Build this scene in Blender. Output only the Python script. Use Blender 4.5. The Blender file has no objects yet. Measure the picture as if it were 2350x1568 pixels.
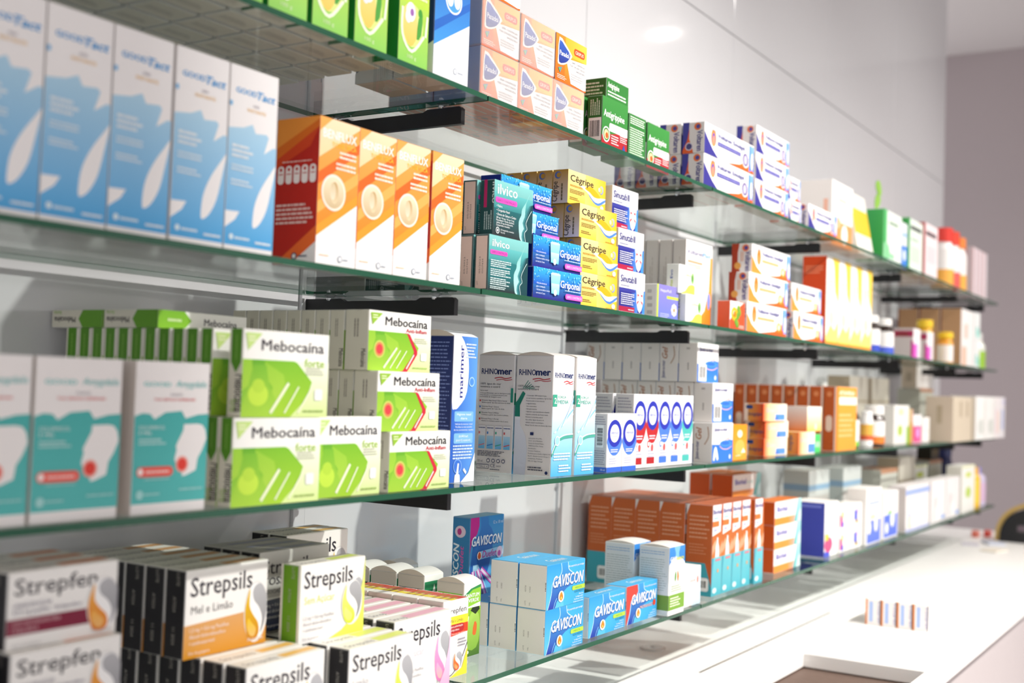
import bpy, math, random, copy
from mathutils import Matrix, Vector

scene = bpy.context.scene
COL = scene.collection
random.seed(7)

# ------------------------------------------------------------------ camera
cam_data = bpy.data.cameras.new('camera')
cam = bpy.data.objects.new('camera', cam_data)
COL.objects.link(cam)
YAW, PITCH, ROLL = 0.56235151, 0.03813567, 0.03404495
cy, sy, cp, sp = math.cos(YAW), math.sin(YAW), math.cos(PITCH), math.sin(PITCH)
fwd = Vector((cp*cy, cp*sy, sp))
right0 = Vector((sy, -cy, 0.0))
up0 = right0.cross(fwd)
right = math.cos(ROLL)*right0 + math.sin(ROLL)*up0
up = -math.sin(ROLL)*right0 + math.cos(ROLL)*up0
m = Matrix((right, up, -fwd)).transposed().to_4x4()
m.translation = Vector((-1.49499, -1.0, -0.008182))
cam.matrix_world = m
cam_data.sensor_width = 36.0
cam_data.lens = 2747.026/2350*36
cam_data.clip_start = 0.02
cam_data.dof.use_dof = True
cam_data.dof.focus_distance = 2.0
cam_data.dof.aperture_fstop = 2.8
scene.camera = cam

# ------------------------------------------------------------------ colour management
vs = scene.view_settings
vs.view_transform = 'Standard'
vs.look = 'None'
vs.gamma = 1.0
vs.use_curve_mapping = False
vs.exposure = 0.16
scene.cycles.transparent_max_bounces = 32
scene.cycles.max_bounces = 10
scene.cycles.caustics_reflective = False

# ------------------------------------------------------------------ daylight round the room
world = bpy.data.worlds.new('daylight')
scene.world = world
world.use_nodes = True
nt = world.node_tree
nt.nodes.clear()
tc = nt.nodes.new('ShaderNodeTexCoord')
dot = nt.nodes.new('ShaderNodeVectorMath'); dot.operation = 'DOT_PRODUCT'
dot.inputs[1].default_value = Vector((0.72, -0.66, 0.22)).normalized()
ramp = nt.nodes.new('ShaderNodeValToRGB')
ramp.color_ramp.elements[0].position = 0.0
ramp.color_ramp.elements[0].color = (0.90, 0.885, 0.875, 1)
ramp.color_ramp.elements[1].position = 1.0
ramp.color_ramp.elements[1].color = (1.15, 1.13, 1.11, 1)
mr = nt.nodes.new('ShaderNodeMapRange')
mr.inputs['From Min'].default_value = -0.4
mr.inputs['From Max'].default_value = 0.9
bg = nt.nodes.new('ShaderNodeBackground'); bg.inputs['Strength'].default_value = 1.0
wo = nt.nodes.new('ShaderNodeOutputWorld')
nt.links.new(tc.outputs['Generated'], dot.inputs[0])
nt.links.new(dot.outputs['Value'], mr.inputs['Value'])
nt.links.new(mr.outputs['Result'], ramp.inputs['Fac'])
nt.links.new(ramp.outputs['Color'], bg.inputs['Color'])
nt.links.new(bg.outputs['Background'], wo.inputs['Surface'])

# ------------------------------------------------------------------ ceiling spotlights
def spot(x, power, half_deg, tx):
    d = bpy.data.lights.new('ceiling_spot', 'SPOT')
    d.energy = power; d.spot_size = math.radians(half_deg*2); d.spot_blend = 1.0
    d.shadow_soft_size = 0.04; d.color = (1.0, 0.965, 0.91)
    o = bpy.data.objects.new('ceiling_spot', d); COL.objects.link(o)
    o.location = (x, -2.1, 2.05)
    o.rotation_euler = (Vector((tx, 0.0, -0.8)) - o.location).to_track_quat('-Z', 'Y').to_euler()
for sx, pw, hd, tx in ((0.9, 420, 44, 0.75), (2.4, 215, 44, 2.2), (3.9, 215, 52, 3.9)):
    spot(sx, pw, hd, tx)

# ------------------------------------------------------------------ materials
def lin(c):
    return c/12.92 if c <= 0.04045 else ((c+0.055)/1.055)**2.4
_hx = {}
def H(s):
    if isinstance(s, tuple): return s
    if s not in _hx:
        _hx[s] = tuple(lin(int(s[i:i+2], 16)/255) for i in (0, 2, 4))
    return _hx[s]
def mixc(a, b, t):
    a, b = H(a), H(b)
    return tuple(a[i]*(1-t)+b[i]*t for i in range(3))

def principled(name, col=(0.8, 0.8, 0.8), rough=0.5, spec=0.5, metal=0.0, bump=0.0, scale=60.0):
    mt = bpy.data.materials.new(name); mt.use_nodes = True
    n = mt.node_tree.nodes; b = n['Principled BSDF']
    b.inputs['Base Color'].default_value = (*H(col), 1) if isinstance(col, str) else (*col, 1)
    b.inputs['Roughness'].default_value = rough
    b.inputs['Specular IOR Level'].default_value = spec
    b.inputs['Metallic'].default_value = metal
    t = n.new('ShaderNodeTexCoord'); z = n.new('ShaderNodeTexNoise'); z.inputs['Scale'].default_value = scale
    mt.node_tree.links.new(t.outputs['Object'], z.inputs['Vector'])
    r = n.new('ShaderNodeMapRange'); r.inputs['To Min'].default_value = rough*0.85; r.inputs['To Max'].default_value = min(1, rough*1.15)
    mt.node_tree.links.new(z.outputs['Fac'], r.inputs['Value'])
    mt.node_tree.links.new(r.outputs['Result'], b.inputs['Roughness'])
    if bump:
        bn = n.new('ShaderNodeBump'); bn.inputs['Strength'].default_value = bump; bn.inputs['Distance'].default_value = 0.001
        mt.node_tree.links.new(z.outputs['Fac'], bn.inputs['Height'])
        mt.node_tree.links.new(bn.outputs['Normal'], b.inputs['Normal'])
    return mt

def printed(name, rough, spec):
    mt = principled(name, (0.8, 0.8, 0.8), rough, spec, scale=25.0)
    n = mt.node_tree.nodes
    a = n.new('ShaderNodeAttribute'); a.attribute_name = 'print'
    mt.node_tree.links.new(a.outputs['Color'], n['Principled BSDF'].inputs['Base Color'])
    return mt
CARD = printed('printed_carton', 0.42, 0.35)
PLASTIC = printed('coloured_plastic', 0.25, 0.5)

def thin_glass(name, tint, refl=1.0):
    mt = bpy.data.materials.new(name); mt.use_nodes = True
    n = mt.node_tree.nodes; L = mt.node_tree.links; n.clear()
    out = n.new('ShaderNodeOutputMaterial'); mix = n.new('ShaderNodeMixShader')
    tr = n.new('ShaderNodeBsdfTransparent'); tr.inputs['Color'].default_value = (*tint, 1)
    gl = n.new('ShaderNodeBsdfGlossy'); gl.inputs['Roughness'].default_value = 0.015
    geo = n.new('ShaderNodeNewGeometry')
    dp = n.new('ShaderNodeVectorMath'); dp.operation = 'DOT_PRODUCT'
    ab = n.new('ShaderNodeMath'); ab.operation = 'ABSOLUTE'
    om = n.new('ShaderNodeMath'); om.operation = 'SUBTRACT'; om.inputs[0].default_value = 1.0
    pw = n.new('ShaderNodeMath'); pw.operation = 'POWER'; pw.inputs[1].default_value = 5.0
    ma = n.new('ShaderNodeMath'); ma.operation = 'MULTIPLY_ADD'; ma.inputs[1].default_value = 0.9*refl; ma.inputs[2].default_value = 0.035*refl
    L.new(geo.outputs['Normal'], dp.inputs[0]); L.new(geo.outputs['Incoming'], dp.inputs[1])
    L.new(dp.outputs['Value'], ab.inputs[0]); L.new(ab.outputs[0], om.inputs[1]); L.new(om.outputs[0], pw.inputs[0]); L.new(pw.outputs[0], ma.inputs[0])
    L.new(ma.outputs[0], mix.inputs['Fac']); L.new(tr.outputs[0], mix.inputs[1]); L.new(gl.outputs[0], mix.inputs[2])
    L.new(mix.outputs[0], out.inputs['Surface'])
    return mt
GLASS = thin_glass('shelf_glass', (0.94, 0.97, 0.955), 0.75)
CLEAR = thin_glass('clear_plastic', (0.9, 0.9, 0.92))
EDGE = principled('glass_edge', '275a44', 0.2, 0.35, scale=8.0)
FILM = bpy.data.materials.new('shrink_film'); FILM.use_nodes = True
_n = FILM.node_tree.nodes; _n.clear(); _l = FILM.node_tree.links
_o = _n.new('ShaderNodeOutputMaterial'); _m1 = _n.new('ShaderNodeMixShader'); _m2 = _n.new('ShaderNodeMixShader')
_t = _n.new('ShaderNodeBsdfTransparent'); _d = _n.new('ShaderNodeBsdfDiffuse'); _g = _n.new('ShaderNodeBsdfGlossy')
_d.inputs['Color'].default_value = (0.93, 0.9, 0.9, 1); _g.inputs['Roughness'].default_value = 0.16
_tc = _n.new('ShaderNodeTexCoord'); _w = _n.new('ShaderNodeTexNoise'); _w.inputs['Scale'].default_value = 45.0
_mp = _n.new('ShaderNodeMapping'); _mp.inputs['Scale'].default_value = (1, 1, 0.25)
_b = _n.new('ShaderNodeBump'); _b.inputs['Strength'].default_value = 0.5; _b.inputs['Distance'].default_value = 0.004
_l.new(_tc.outputs['Object'], _mp.inputs['Vector']); _l.new(_mp.outputs[0], _w.inputs['Vector']); _l.new(_w.outputs['Fac'], _b.inputs['Height']); _l.new(_b.outputs['Normal'], _g.inputs['Normal'])
_m1.inputs['Fac'].default_value = 0.33; _m2.inputs['Fac'].default_value = 0.10
_l.new(_t.outputs[0], _m1.inputs[1]); _l.new(_d.outputs[0], _m1.inputs[2]); _l.new(_m1.outputs[0], _m2.inputs[1]); _l.new(_g.outputs[0], _m2.inputs[2]); _l.new(_m2.outputs[0], _o.inputs['Surface'])
WALLM = principled('white_lacquer_panel', 'd2d2d5', 0.07, 0.5, scale=6.0)
MAUVE = principled('mauve_paint', 'aca1a4', 0.8, 0.2, bump=0.05, scale=120.0)
CEILM = principled('ceiling_paint', 'd9d4d5', 0.8, 0.2, bump=0.05, scale=120.0)
FLOORM = principled('floor_vinyl', 'd6d0ce', 0.4, 0.4, scale=8.0)
COUNTERM = principled('white_counter', 'f8f7f5', 0.4, 0.4, scale=10.0)
DARKM = principled('black_powder_coat', '1b1b1e', 0.38, 0.4, scale=300.0)
STEEL = principled('bright_steel', 'd8d8dc', 0.15, 0.5, metal=1.0)
GROOVE = principled('joint_shadow_gap', '8f8d90', 0.7, 0.2)
WELLM = principled('well_lining', '6d5b52', 0.6, 0.2)

# ------------------------------------------------------------------ mesh builder
class MB:
    def __init__(s): s.v = []; s.f = []; s.c = []
    def poly(s, pts, cols):
        i = len(s.v); s.v += [tuple(p) for p in pts]
        s.f.append(tuple(range(i, i+len(pts))))
        if isinstance(cols, tuple) and not isinstance(cols[0], tuple): cols = [cols]*len(pts)
        s.c += list(cols)
    def mesh(s, name, mats, smooth=False, idx=None):
        me = bpy.data.meshes.new(name)
        me.from_pydata(s.v, [], s.f)
        a = me.color_attributes.new('print', 'FLOAT_COLOR', 'CORNER')
        flat = []
        for c in s.c: flat += [c[0], c[1], c[2], 1.0]
        a.data.foreach_set('color', flat)
        for m_ in (mats if isinstance(mats, (list, tuple)) else [mats]): me.materials.append(m_)
        if smooth: me.polygons.foreach_set('use_smooth', [True]*len(me.polygons))
        if idx: me.polygons.foreach_set('material_index', idx)
        me.update()
        return me
    def box(s, x0, y0, z0, x1, y1, z1, cols, c=0.0007):
        """chamfered box; cols: one colour or dict of face colours X-,X+,Y-,Y+,Z-,Z+"""
        lo, hi = (x0, y0, z0), (x1, y1, z1); mid = [(lo[i]+hi[i])/2 for i in range(3)]
        c = min(c, *[(hi[i]-lo[i])*0.3 for i in range(3)])
        if not isinstance(cols, dict): cols = {k: cols for k in 'LRFKBT'}
        key = {(0, -1): 'L', (0, 1): 'R', (1, -1): 'F', (1, 1): 'K', (2, -1): 'B', (2, 1): 'T'}
        def V(sg, ax):
            return tuple((lo[i] if sg[i] < 0 else hi[i]) + (0 if i == ax else -sg[i]*c) for i in range(3))
        def put(pts, col):
            a = Vector(pts[1])-Vector(pts[0]); b = Vector(pts[2])-Vector(pts[0])
            ctr = sum((Vector(p) for p in pts), Vector())/len(pts) - Vector(mid)
            if a.cross(b).dot(ctr) < 0: pts = pts[::-1]
            s.poly(pts, H(col))
        for ax in range(3):
            p, q = [i for i in range(3) if i != ax]
            for sg in (-1, 1):
                pts = []
                for (a, b) in ((-1, -1), (1, -1), (1, 1), (-1, 1)):
                    g = [0, 0, 0]; g[ax] = sg; g[p] = a; g[q] = b; pts.append(V(g, ax))
                put(pts, cols[key[(ax, sg)]])
            for a in (-1, 1):
                for b in (-1, 1):
                    g0 = [0, 0, 0]; g0[ax] = -1; g0[p] = a; g0[q] = b
                    g1 = list(g0); g1[ax] = 1
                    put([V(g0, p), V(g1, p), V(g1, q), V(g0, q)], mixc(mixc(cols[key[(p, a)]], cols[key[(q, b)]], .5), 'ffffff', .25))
        for a in (-1, 1):
            for b in (-1, 1):
                for d in (-1, 1):
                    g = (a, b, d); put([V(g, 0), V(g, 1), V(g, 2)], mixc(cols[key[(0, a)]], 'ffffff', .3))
    def lathe(s, prof, cols, n=24, cx=0, cy=0):
        """prof: (r,z) list bottom to top; cols: one per ring span"""
        for i in range(len(prof)-1):
            (r0, z0), (r1, z1) = prof[i], prof[i+1]
            col = H(cols[min(i, len(cols)-1)]) if isinstance(cols, list) else H(cols)
            for k in range(n):
                a, b = 2*math.pi*k/n, 2*math.pi*(k+1)/n
                pts = [(cx+r0*math.cos(a), cy+r0*math.sin(a), z0), (cx+r0*math.cos(b), cy+r0*math.sin(b), z0),
                       (cx+r1*math.cos(b), cy+r1*math.sin(b), z1), (cx+r1*math.cos(a), cy+r1*math.sin(a), z1)]
                if r0 < 1e-6: pts = [pts[0], pts[2], pts[3]]
                elif r1 < 1e-6: pts = pts[:3]
                s.poly(pts, col)

def clip01(pts):
    """clip [(x,y,col)] to the unit square"""
    for ax, lim, sg in ((0, 0, 1), (0, 1, -1), (1, 0, 1), (1, 1, -1)):
        out = []
        for i in range(len(pts)):
            a, b = pts[i-1], pts[i]
            da, db = (a[ax]-lim)*sg, (b[ax]-lim)*sg
            if (da >= 0) != (db >= 0):
                t = da/(da-db)
                out.append((a[0]+(b[0]-a[0])*t, a[1]+(b[1]-a[1])*t, tuple(a[2][k]+(b[2][k]-a[2][k])*t for k in range(3))))
            if db >= 0: out.append(b)
        pts = out
        if len(pts) < 3: return []
    return pts
def smooth_pts(p, n=6):
    o = []; N = len(p)
    for i in range(N):
        p0, p1, p2, p3 = p[i-1], p[i], p[(i+1) % N], p[(i+2) % N]
        for k in range(n):
            t = k/n
            o.append(tuple(0.5*((2*p1[j])+(-p0[j]+p2[j])*t+(2*p0[j]-5*p1[j]+4*p2[j]-p3[j])*t*t+(-p0[j]+3*p1[j]-3*p2[j]+p3[j])*t**3) for j in (0, 1)))
    return o
_txt = {}
def glyphs(sx, bold, shear):
    k = (sx, bold, shear)
    if k not in _txt:
        cu = bpy.data.curves.new('lettering', 'FONT'); cu.body = sx; cu.size = 1.0
        cu.offset = bold; cu.shear = shear; cu.resolution_u = 2; cu.fill_mode = 'FRONT'
        ob = bpy.data.objects.new('lettering', cu)
        me = ob.to_mesh()
        vs_ = [(v.co.x, v.co.y) for v in me.vertices]; fs = [tuple(p.vertices) for p in me.polygons]
        out = []
        for f in fs:
            a, b, c_ = [vs_[i] for i in f[:3]]
            if (b[0]-a[0])*(c_[1]-a[1])-(b[1]-a[1])*(c_[0]-a[0]) < 0: f = f[::-1]
            out.append(f)
        ob.to_mesh_clear(); bpy.data.objects.remove(ob); bpy.data.curves.remove(cu)
        xs = [p[0] for p in vs_] or [0, 1]
        _txt[k] = (vs_, out, min(xs), max(xs))
    return _txt[k]

EPS = 0.00004
class Card:
    """a folded carton: w along the shelf, d into it, h up; F front, L its left end, T top, B bottom"""
    def __init__(s, w, d, h, base='f4f2f0', faces=None, flaps='', dome=0.0):
        s.w, s.d, s.h, s.dome = w, d, h, dome
        s.cols = {k: base for k in 'LRFKBT'}; s.cols.update(faces or {})
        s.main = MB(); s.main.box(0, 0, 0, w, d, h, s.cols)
        s.flap = {}; s.layer = {k: 1 for k in 'LRFKBT'}; s.wrap = False
        if 'L' in flaps:
            b = MB(); b.box(-0.0005, 0.0012, 0.0012, 0.0001, d-0.0012, h-0.0012, s.cols['L'], 0.0002); s.flap['L'] = b
        if 'T' in flaps:
            b = MB(); N = 10 if dome else 1; e = 0.0006
            for i in range(N):
                v0, v1 = i/N, (i+1)/N
                y0, y1, z0, z1 = e+(d-2*e)*v0, e+(d-2*e)*v1, h+e+dome*4*v0*(1-v0), h+e+dome*4*v1*(1-v1)
                b.poly([(e, y0, z0), (w-e, y0, z0), (w-e, y1, z1), (e, y1, z1)], H(s.cols['T']))
                b.poly([(e, y0, h), (e, y0, z0), (e, y1, z1), (e, y1, h)], H('ddd0c0' if dome else s.cols['T']))
                b.poly([(w-e, y0, h), (w-e, y1, h), (w-e, y1, z1), (w-e, y0, z0)], H(s.cols['T']))
            b.poly([(e, e, h), (w-e, e, h), (w-e, e, h+e), (e, e, h+e)], H(s.cols['T']))
            b.poly([(w-e, d-e, h), (e, d-e, h), (e, d-e, h+e), (w-e, d-e, h+e)], H(s.cols['T']))
            s.flap['T'] = b
    def P(s, f, u, v, o):
        w, d, h = s.w, s.d, s.h
        if f == 'F': return (u*w, -o, v*h)
        if f == 'L': return (-o-(0.0005 if 'L' in s.flap else 0), d*(1-u), v*h)
        if f == 'R': return (w+o, d*u, v*h)
        if f == 'K': return (w*(1-u), d+o, v*h)
        if f == 'T': return (u*w, v*d, h+o+(0.0006+s.dome*4*max(0, v)*(1-min(1, v)) if 'T' in s.flap else 0))
        return (u*w, d*(1-v), -o)
    def dim(s, f):
        return {'F': (s.w, s.h), 'K': (s.w, s.h), 'L': (s.d, s.h), 'R': (s.d, s.h), 'T': (s.w, s.d), 'B': (s.w, s.d)}[f]
    def _emit(s, f, polys):
        o = EPS*s.layer[f]; s.layer[f] += 1
        mb = s.flap.get(f, s.main)
        for pts in polys:
            q = clip01(pts)
            if len(q) < 3: continue
            ar = sum(q[i-1][0]*q[i][1]-q[i][0]*q[i-1][1] for i in range(len(q)))
            if abs(ar) < 1e-9: continue
            if ar < 0: q = q[::-1]
            mb.poly([s.P(f, p[0], p[1], o) for p in q], [p[2] for p in q])
    def poly(s, f, pts, col, col2=None, sm=0):
        """col at the bottom, col2 at the top of the shape"""
        if sm: pts = smooth_pts(pts, sm)
        a = H(col); b = H(col2) if col2 else a
        lo, hi = min(p[1] for p in pts), max(p[1] for p in pts)
        g = lambda y: tuple(a[i]+(b[i]-a[i])*((y-lo)/max(1e-6, hi-lo)) for i in range(3))
        s._emit(f, [[(p[0], p[1], g(p[1])) for p in pts]])
    def rect(s, f, x0, y0, x1, y1, col, col2=None): s.poly(f, [(x0, y0), (x1, y0), (x1, y1), (x0, y1)], col, col2)
    def hgrad(s, f, x0, y0, x1, y1, col, col2):
        a, b = H(col), H(col2); s._emit(f, [[(x0, y0, a), (x1, y0, b), (x1, y1, b), (x0, y1, a)]])
    def ell(s, f, cx, cy_, rx, ry, col, col2=None, n=28):
        s.poly(f, [(cx+rx*math.cos(2*math.pi*k/n), cy_+ry*math.sin(2*math.pi*k/n)) for k in range(n)], col, col2)
    def disc(s, f, cx, cy_, r, col, col2=None):      # r as a share of the face height
        W, Hh = s.dim(f); s.ell(f, cx, cy_, r*Hh/W, r, col, col2)
    def rrect(s, f, x0, y0, x1, y1, col, r=0.3):
        W, Hh = s.dim(f); ry = (y1-y0)*min(.5, r); rx = ry*Hh/W; pts = []
        for (cx, cy_, a0) in ((x1-rx, y0+ry, -90), (x1-rx, y1-ry, 0), (x0+rx, y1-ry, 90), (x0+rx, y0+ry, 180)):
            for k in range(5):
                a = math.radians(a0+k*22.5); pts.append((cx+rx*math.cos(a), cy_+ry*math.sin(a)))
        s.poly(f, pts, col)
    def stroke(s, f, pts, wd, col, sm=4):
        """open line of width wd (share of face height)"""
        W, Hh = s.dim(f); P = [Vector((p[0]*W, p[1]*Hh)) for p in pts]
        if sm and len(P) > 2:
            Q = []
            for i in range(len(P)-1):
                p0, p1, p2, p3 = P[max(0, i-1)], P[i], P[i+1], P[min(len(P)-1, i+2)]
                for k in range(sm):
                    t = k/sm; Q.append(0.5*(2*p1+(p2-p0)*t+(2*p0-5*p1+4*p2-p3)*t*t+(3*p1-p0-3*p2+p3)*t**3))
            P = Q+[P[-1]]
        c = H(col); hw = wd*Hh/2; polys = []
        nn = []
        for i in range(len(P)):
            d_ = (P[min(i+1, len(P)-1)]-P[max(0, i-1)]).normalized(); nn.append(Vector((-d_.y, d_.x))*hw)
        for i in range(len(P)-1):
            q = [P[i]-nn[i], P[i+1]-nn[i+1], P[i+1]+nn[i+1], P[i]+nn[i]]
            polys.append([(a.x/W, a.y/Hh, c) for a in q])
        s._emit(f, polys)
    def text(s, f, t, x, y, h, col, w=None, rot=0, bold=0.0, shear=0.0, align='L'):
        """baseline start (x,y), cap height h (share of face height), fitted to width w (share of the face's extent along the line)"""
        W, Hh = s.dim(f); vs_, fs, x0, x1 = glyphs(t, 0.0, shear)
        ky = h*Hh/0.727
        ext = W if rot in (0, 180) else Hh
        kx = (w*ext/(x1-x0)) if w else ky*0.92
        off = {'L': 0, 'C': -(x1-x0)/2, 'R': -(x1-x0)}[align]
        ca, sa = round(math.cos(math.radians(rot))), round(math.sin(math.radians(rot))); c = H(col)
        for bx, by in (((0, 0),) if not bold else ((-bold, 0), (bold, 0), (0, bold*.6), (0, -bold*.6))):
            q = []
            for (a, b) in vs_:
                px, py = (a-x0+off+bx)*kx, (b+by)*ky
                q.append((x+(px*ca-py*sa)/W, y+(px*sa+py*ca)/Hh, c))
            s._emit(f, [[q[i] for i in p] for p in fs])
    def lines(s, f, x0, y0, x1, y1, n, col, seed=1, rot=0, fill=.5, rag=.3):
        """small print: rows of word-long dashes"""
        rg = random.Random(seed); c = H(col); polys = []
        L = (x1-x0) if not rot else (y1-y0); D = (y1-y0) if not rot else (x1-x0)
        for i in range(n):
            b = (n-1-i+0.2)*D/n; hh = D/n*fill; p = 0.0; end = L*(1-rg.random()*rag)
            while p < end:
                wl = min(end-p, L*(0.05+0.12*rg.random()))
                if not rot: r = (x0+p, y0+b, x0+p+wl, y0+b+hh)
                else: r = (x1-b-hh, y0+p, x1-b, y0+p+wl)
                polys.append([(r[0], r[1], c), (r[2], r[1], c), (r[2], r[3], c), (r[0], r[3], c)])
                p += wl+L*0.018
        s._emit(f, polys)
    def para(s, f, rows, x, y, h, dy, col, per=.02, align='L', rot=0):
        for k, t in enumerate(rows):
            if t: s.text(f, t, x, y-dy*k, h, col, w=per*len(t), align=align, rot=rot)
    def barcode(s, f, x0, y0, x1, y1, rot=0, seed=3):
        s.rect(f, x0, y0, x1, y1, 'fbfaf8'); rg = random.Random(seed); polys = []; c = H('2a2a2a')
        p = 0.08
        while p < 0.9:
            wd = rg.choice((.012, .02, .034))
            if rot: r = (x0+(x1-x0)*.12, y0+(y1-y0)*p, x1-(x1-x0)*.12, y0+(y1-y0)*(p+wd))
            else: r = (x0+(x1-x0)*p, y0+(y1-y0)*.18, x0+(x1-x0)*(p+wd), y1-(y1-y0)*.12)
            polys.append([(r[0], r[1], c), (r[2], r[1], c), (r[2], r[3], c), (r[0], r[3], c)]); p += wd+rg.choice((.012, .02, .03))
        s._emit(f, polys)
    def endprint(s, f='L', a='LOTE', b='VAL', col='8d8780'):
        s.text(f, a, .28, .06, .035, col, rot=90); s.text(f, b, .44, .06, .035, col, rot=90)
        s.text(f, 'AEX750', .28, .36, .035, col, rot=90); s.text(f, '12/2025', .44, .36, .035, col, rot=90)

FLAPNAME = {'L': 'end_flap', 'T': 'top_flap'}
FLAPLABEL = {}
KINDS = {}
def kind(name, card, objname='medicine_carton', mat=None):
    KINDS[name] = dict(card=card, obj=objname, mat=mat or CARD, meshes=None)
def build_meshes(k):
    kd = KINDS[k]; c = kd['card']
    kd['meshes'] = [(kd['obj'], c.main.mesh(kd['obj'], kd['mat']), kd['mat'])]
    for f, mb in c.flap.items(): kd['meshes'].append((FLAPNAME[f], mb.mesh(FLAPNAME[f], kd['mat']), kd['mat']))
    if c.wrap:
        b = MB(); e = 0.0016; b.box(-e, -e, 0.0002, c.w+e, c.d+e, c.h+e, 'ffffff', 0.002)
        kd['meshes'].append(('shrink_wrap', b.mesh('shrink_wrap', FILM), FILM))
def put(k, x, y, z, label, group=None, cat='medicine box', rz=0.0, sx=1.0, rx=0.0, ry=0.0):
    kd = KINDS[k]
    if kd['meshes'] is None: build_meshes(k)
    root = None
    for nm, me, _ in kd['meshes']:
        o = bpy.data.objects.new(nm, me); COL.objects.link(o)
        if root is None:
            root = o; o.location = (x, y, z+0.0004); o.rotation_euler = (rx, ry, rz); o.scale = (sx, 1, 1)
            o['label'] = label; o['category'] = cat
            if group: o['group'] = group
        else:
            o.parent = root
            if nm == 'shrink_wrap': o['label'] = 'clear shrink film pulled over the carton'
    return root
def tag(o, label, cat, group=None):
    o['label'] = label; o['category'] = cat
    if group: o['group'] = group
    return o
def link(name, me, parent=None, loc=None):
    o = bpy.data.objects.new(name, me); COL.objects.link(o)
    if parent: o.parent = parent
    if loc: o.location = loc
    return o
ORD = ['first', 'second', 'third', 'fourth', 'fifth', 'sixth', 'seventh', 'eighth', 'ninth', 'tenth', 'eleventh', 'twelfth', 'thirteenth', 'fourteenth']

# ================================================================== the room
ZA, ZB, ZC, ZD, ZN = 0.4321, 0.1382, -0.1577, -0.4516, -0.61     # shelf tops and the counter top
PL = 0.8717                                                     # one pane of shelf glass
YW = 0.352                                                      # face of the wall panels
def struct(name, mb, mat):
    o = link(name, mb.mesh(name, mat)); o['kind'] = 'structure'; return o
b = MB(); b.box(-6, -6, -1.55, 7, 1.0, -1.5, 'b5aeb0'); struct('floor', b, FLOORM)
b = MB(); b.box(-6, -6, 2.1, 7, 1.0, 2.16, 'd9d4d5'); struct('ceiling', b, CEILM)
b = MB(); b.box(6.0, -6, -1.5, 6.08, 1.0, 2.1, 'a79da0'); struct('wall_right', b, MAUVE)
b = MB(); JX = [-2.7, -1.79, -0.885, 0.02, 0.93, 1.835, 2.74, 3.645, 4.60]
for i in range(len(JX)-1):
    for z0, z1 in ((-1.5, 1.0635), (1.0665, 2.1)):
        b.box(JX[i]+0.001, YW, z0, JX[i+1]-0.001, YW+0.02, z1, 'dcdcde', 0.001)
struct('wall_back', b, WALLM)
b = MB(); b.box(-2.7, YW+0.021, -1.5, 4.598, YW+0.06, 2.1, '8f8d90'); struct('wall_back_core', b, GROOVE)
# unseen upright added to block the first spotlight from the shelves' near end
b = MB(); b.box(0.26, -1.70, -1.5, 0.50, -1.50, 2.1, 'e0dcda', 0.01); struct('shade_column', b, CEILM)
# slim white wall rails the brackets hook into
for i in range(-1, 5):
    b = MB(); x = i*PL; b.box(x-0.014, YW-0.007, -0.58, x+0.014, YW-0.0002, ZA+0.06, 'e6e5e4')
    struct('trim_%d' % (i+2), b, WALLM)

# ---- glass shelves: each pane is a thing; brackets under the joints
SH = (('top', ZA), ('second', ZB), ('third', ZC), ('bottom', ZD))
def pane(x0, x1, z, label):
    b = MB(); g = 0.0022; x0 += g; x1 -= g; y0, y1 = 0.0, 0.33; z0, z1 = z-0.008, z; c = 0.0006; idx = []
    W = (1, 1, 1)
    b.poly([(x0, y0, z1), (x1, y0, z1), (x1, y1, z1), (x0, y1, z1)], W); idx.append(0)
    b.poly([(x0, y0, z0), (x0, y1, z0), (x1, y1, z0), (x1, y0, z0)], W); idx.append(0)
    for q in ([(x0, y0, z0), (x1, y0, z0), (x1, y0, z1), (x0, y0, z1)], [(x1, y1, z0), (x0, y1, z0), (x0, y1, z1), (x1, y1, z1)],
              [(x0, y1, z0), (x0, y0, z0), (x0, y0, z1), (x0, y1, z1)], [(x1, y0, z0), (x1, y1, z0), (x1, y1, z1), (x1, y0, z1)]):
        b.poly(q, W); idx.append(1)
    o = link('glass_shelf', b.mesh('glass_shelf', [GLASS, EDGE], idx=idx))
    tag(o, label, 'shelf', 'glass shelf panes on the wall')
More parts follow.
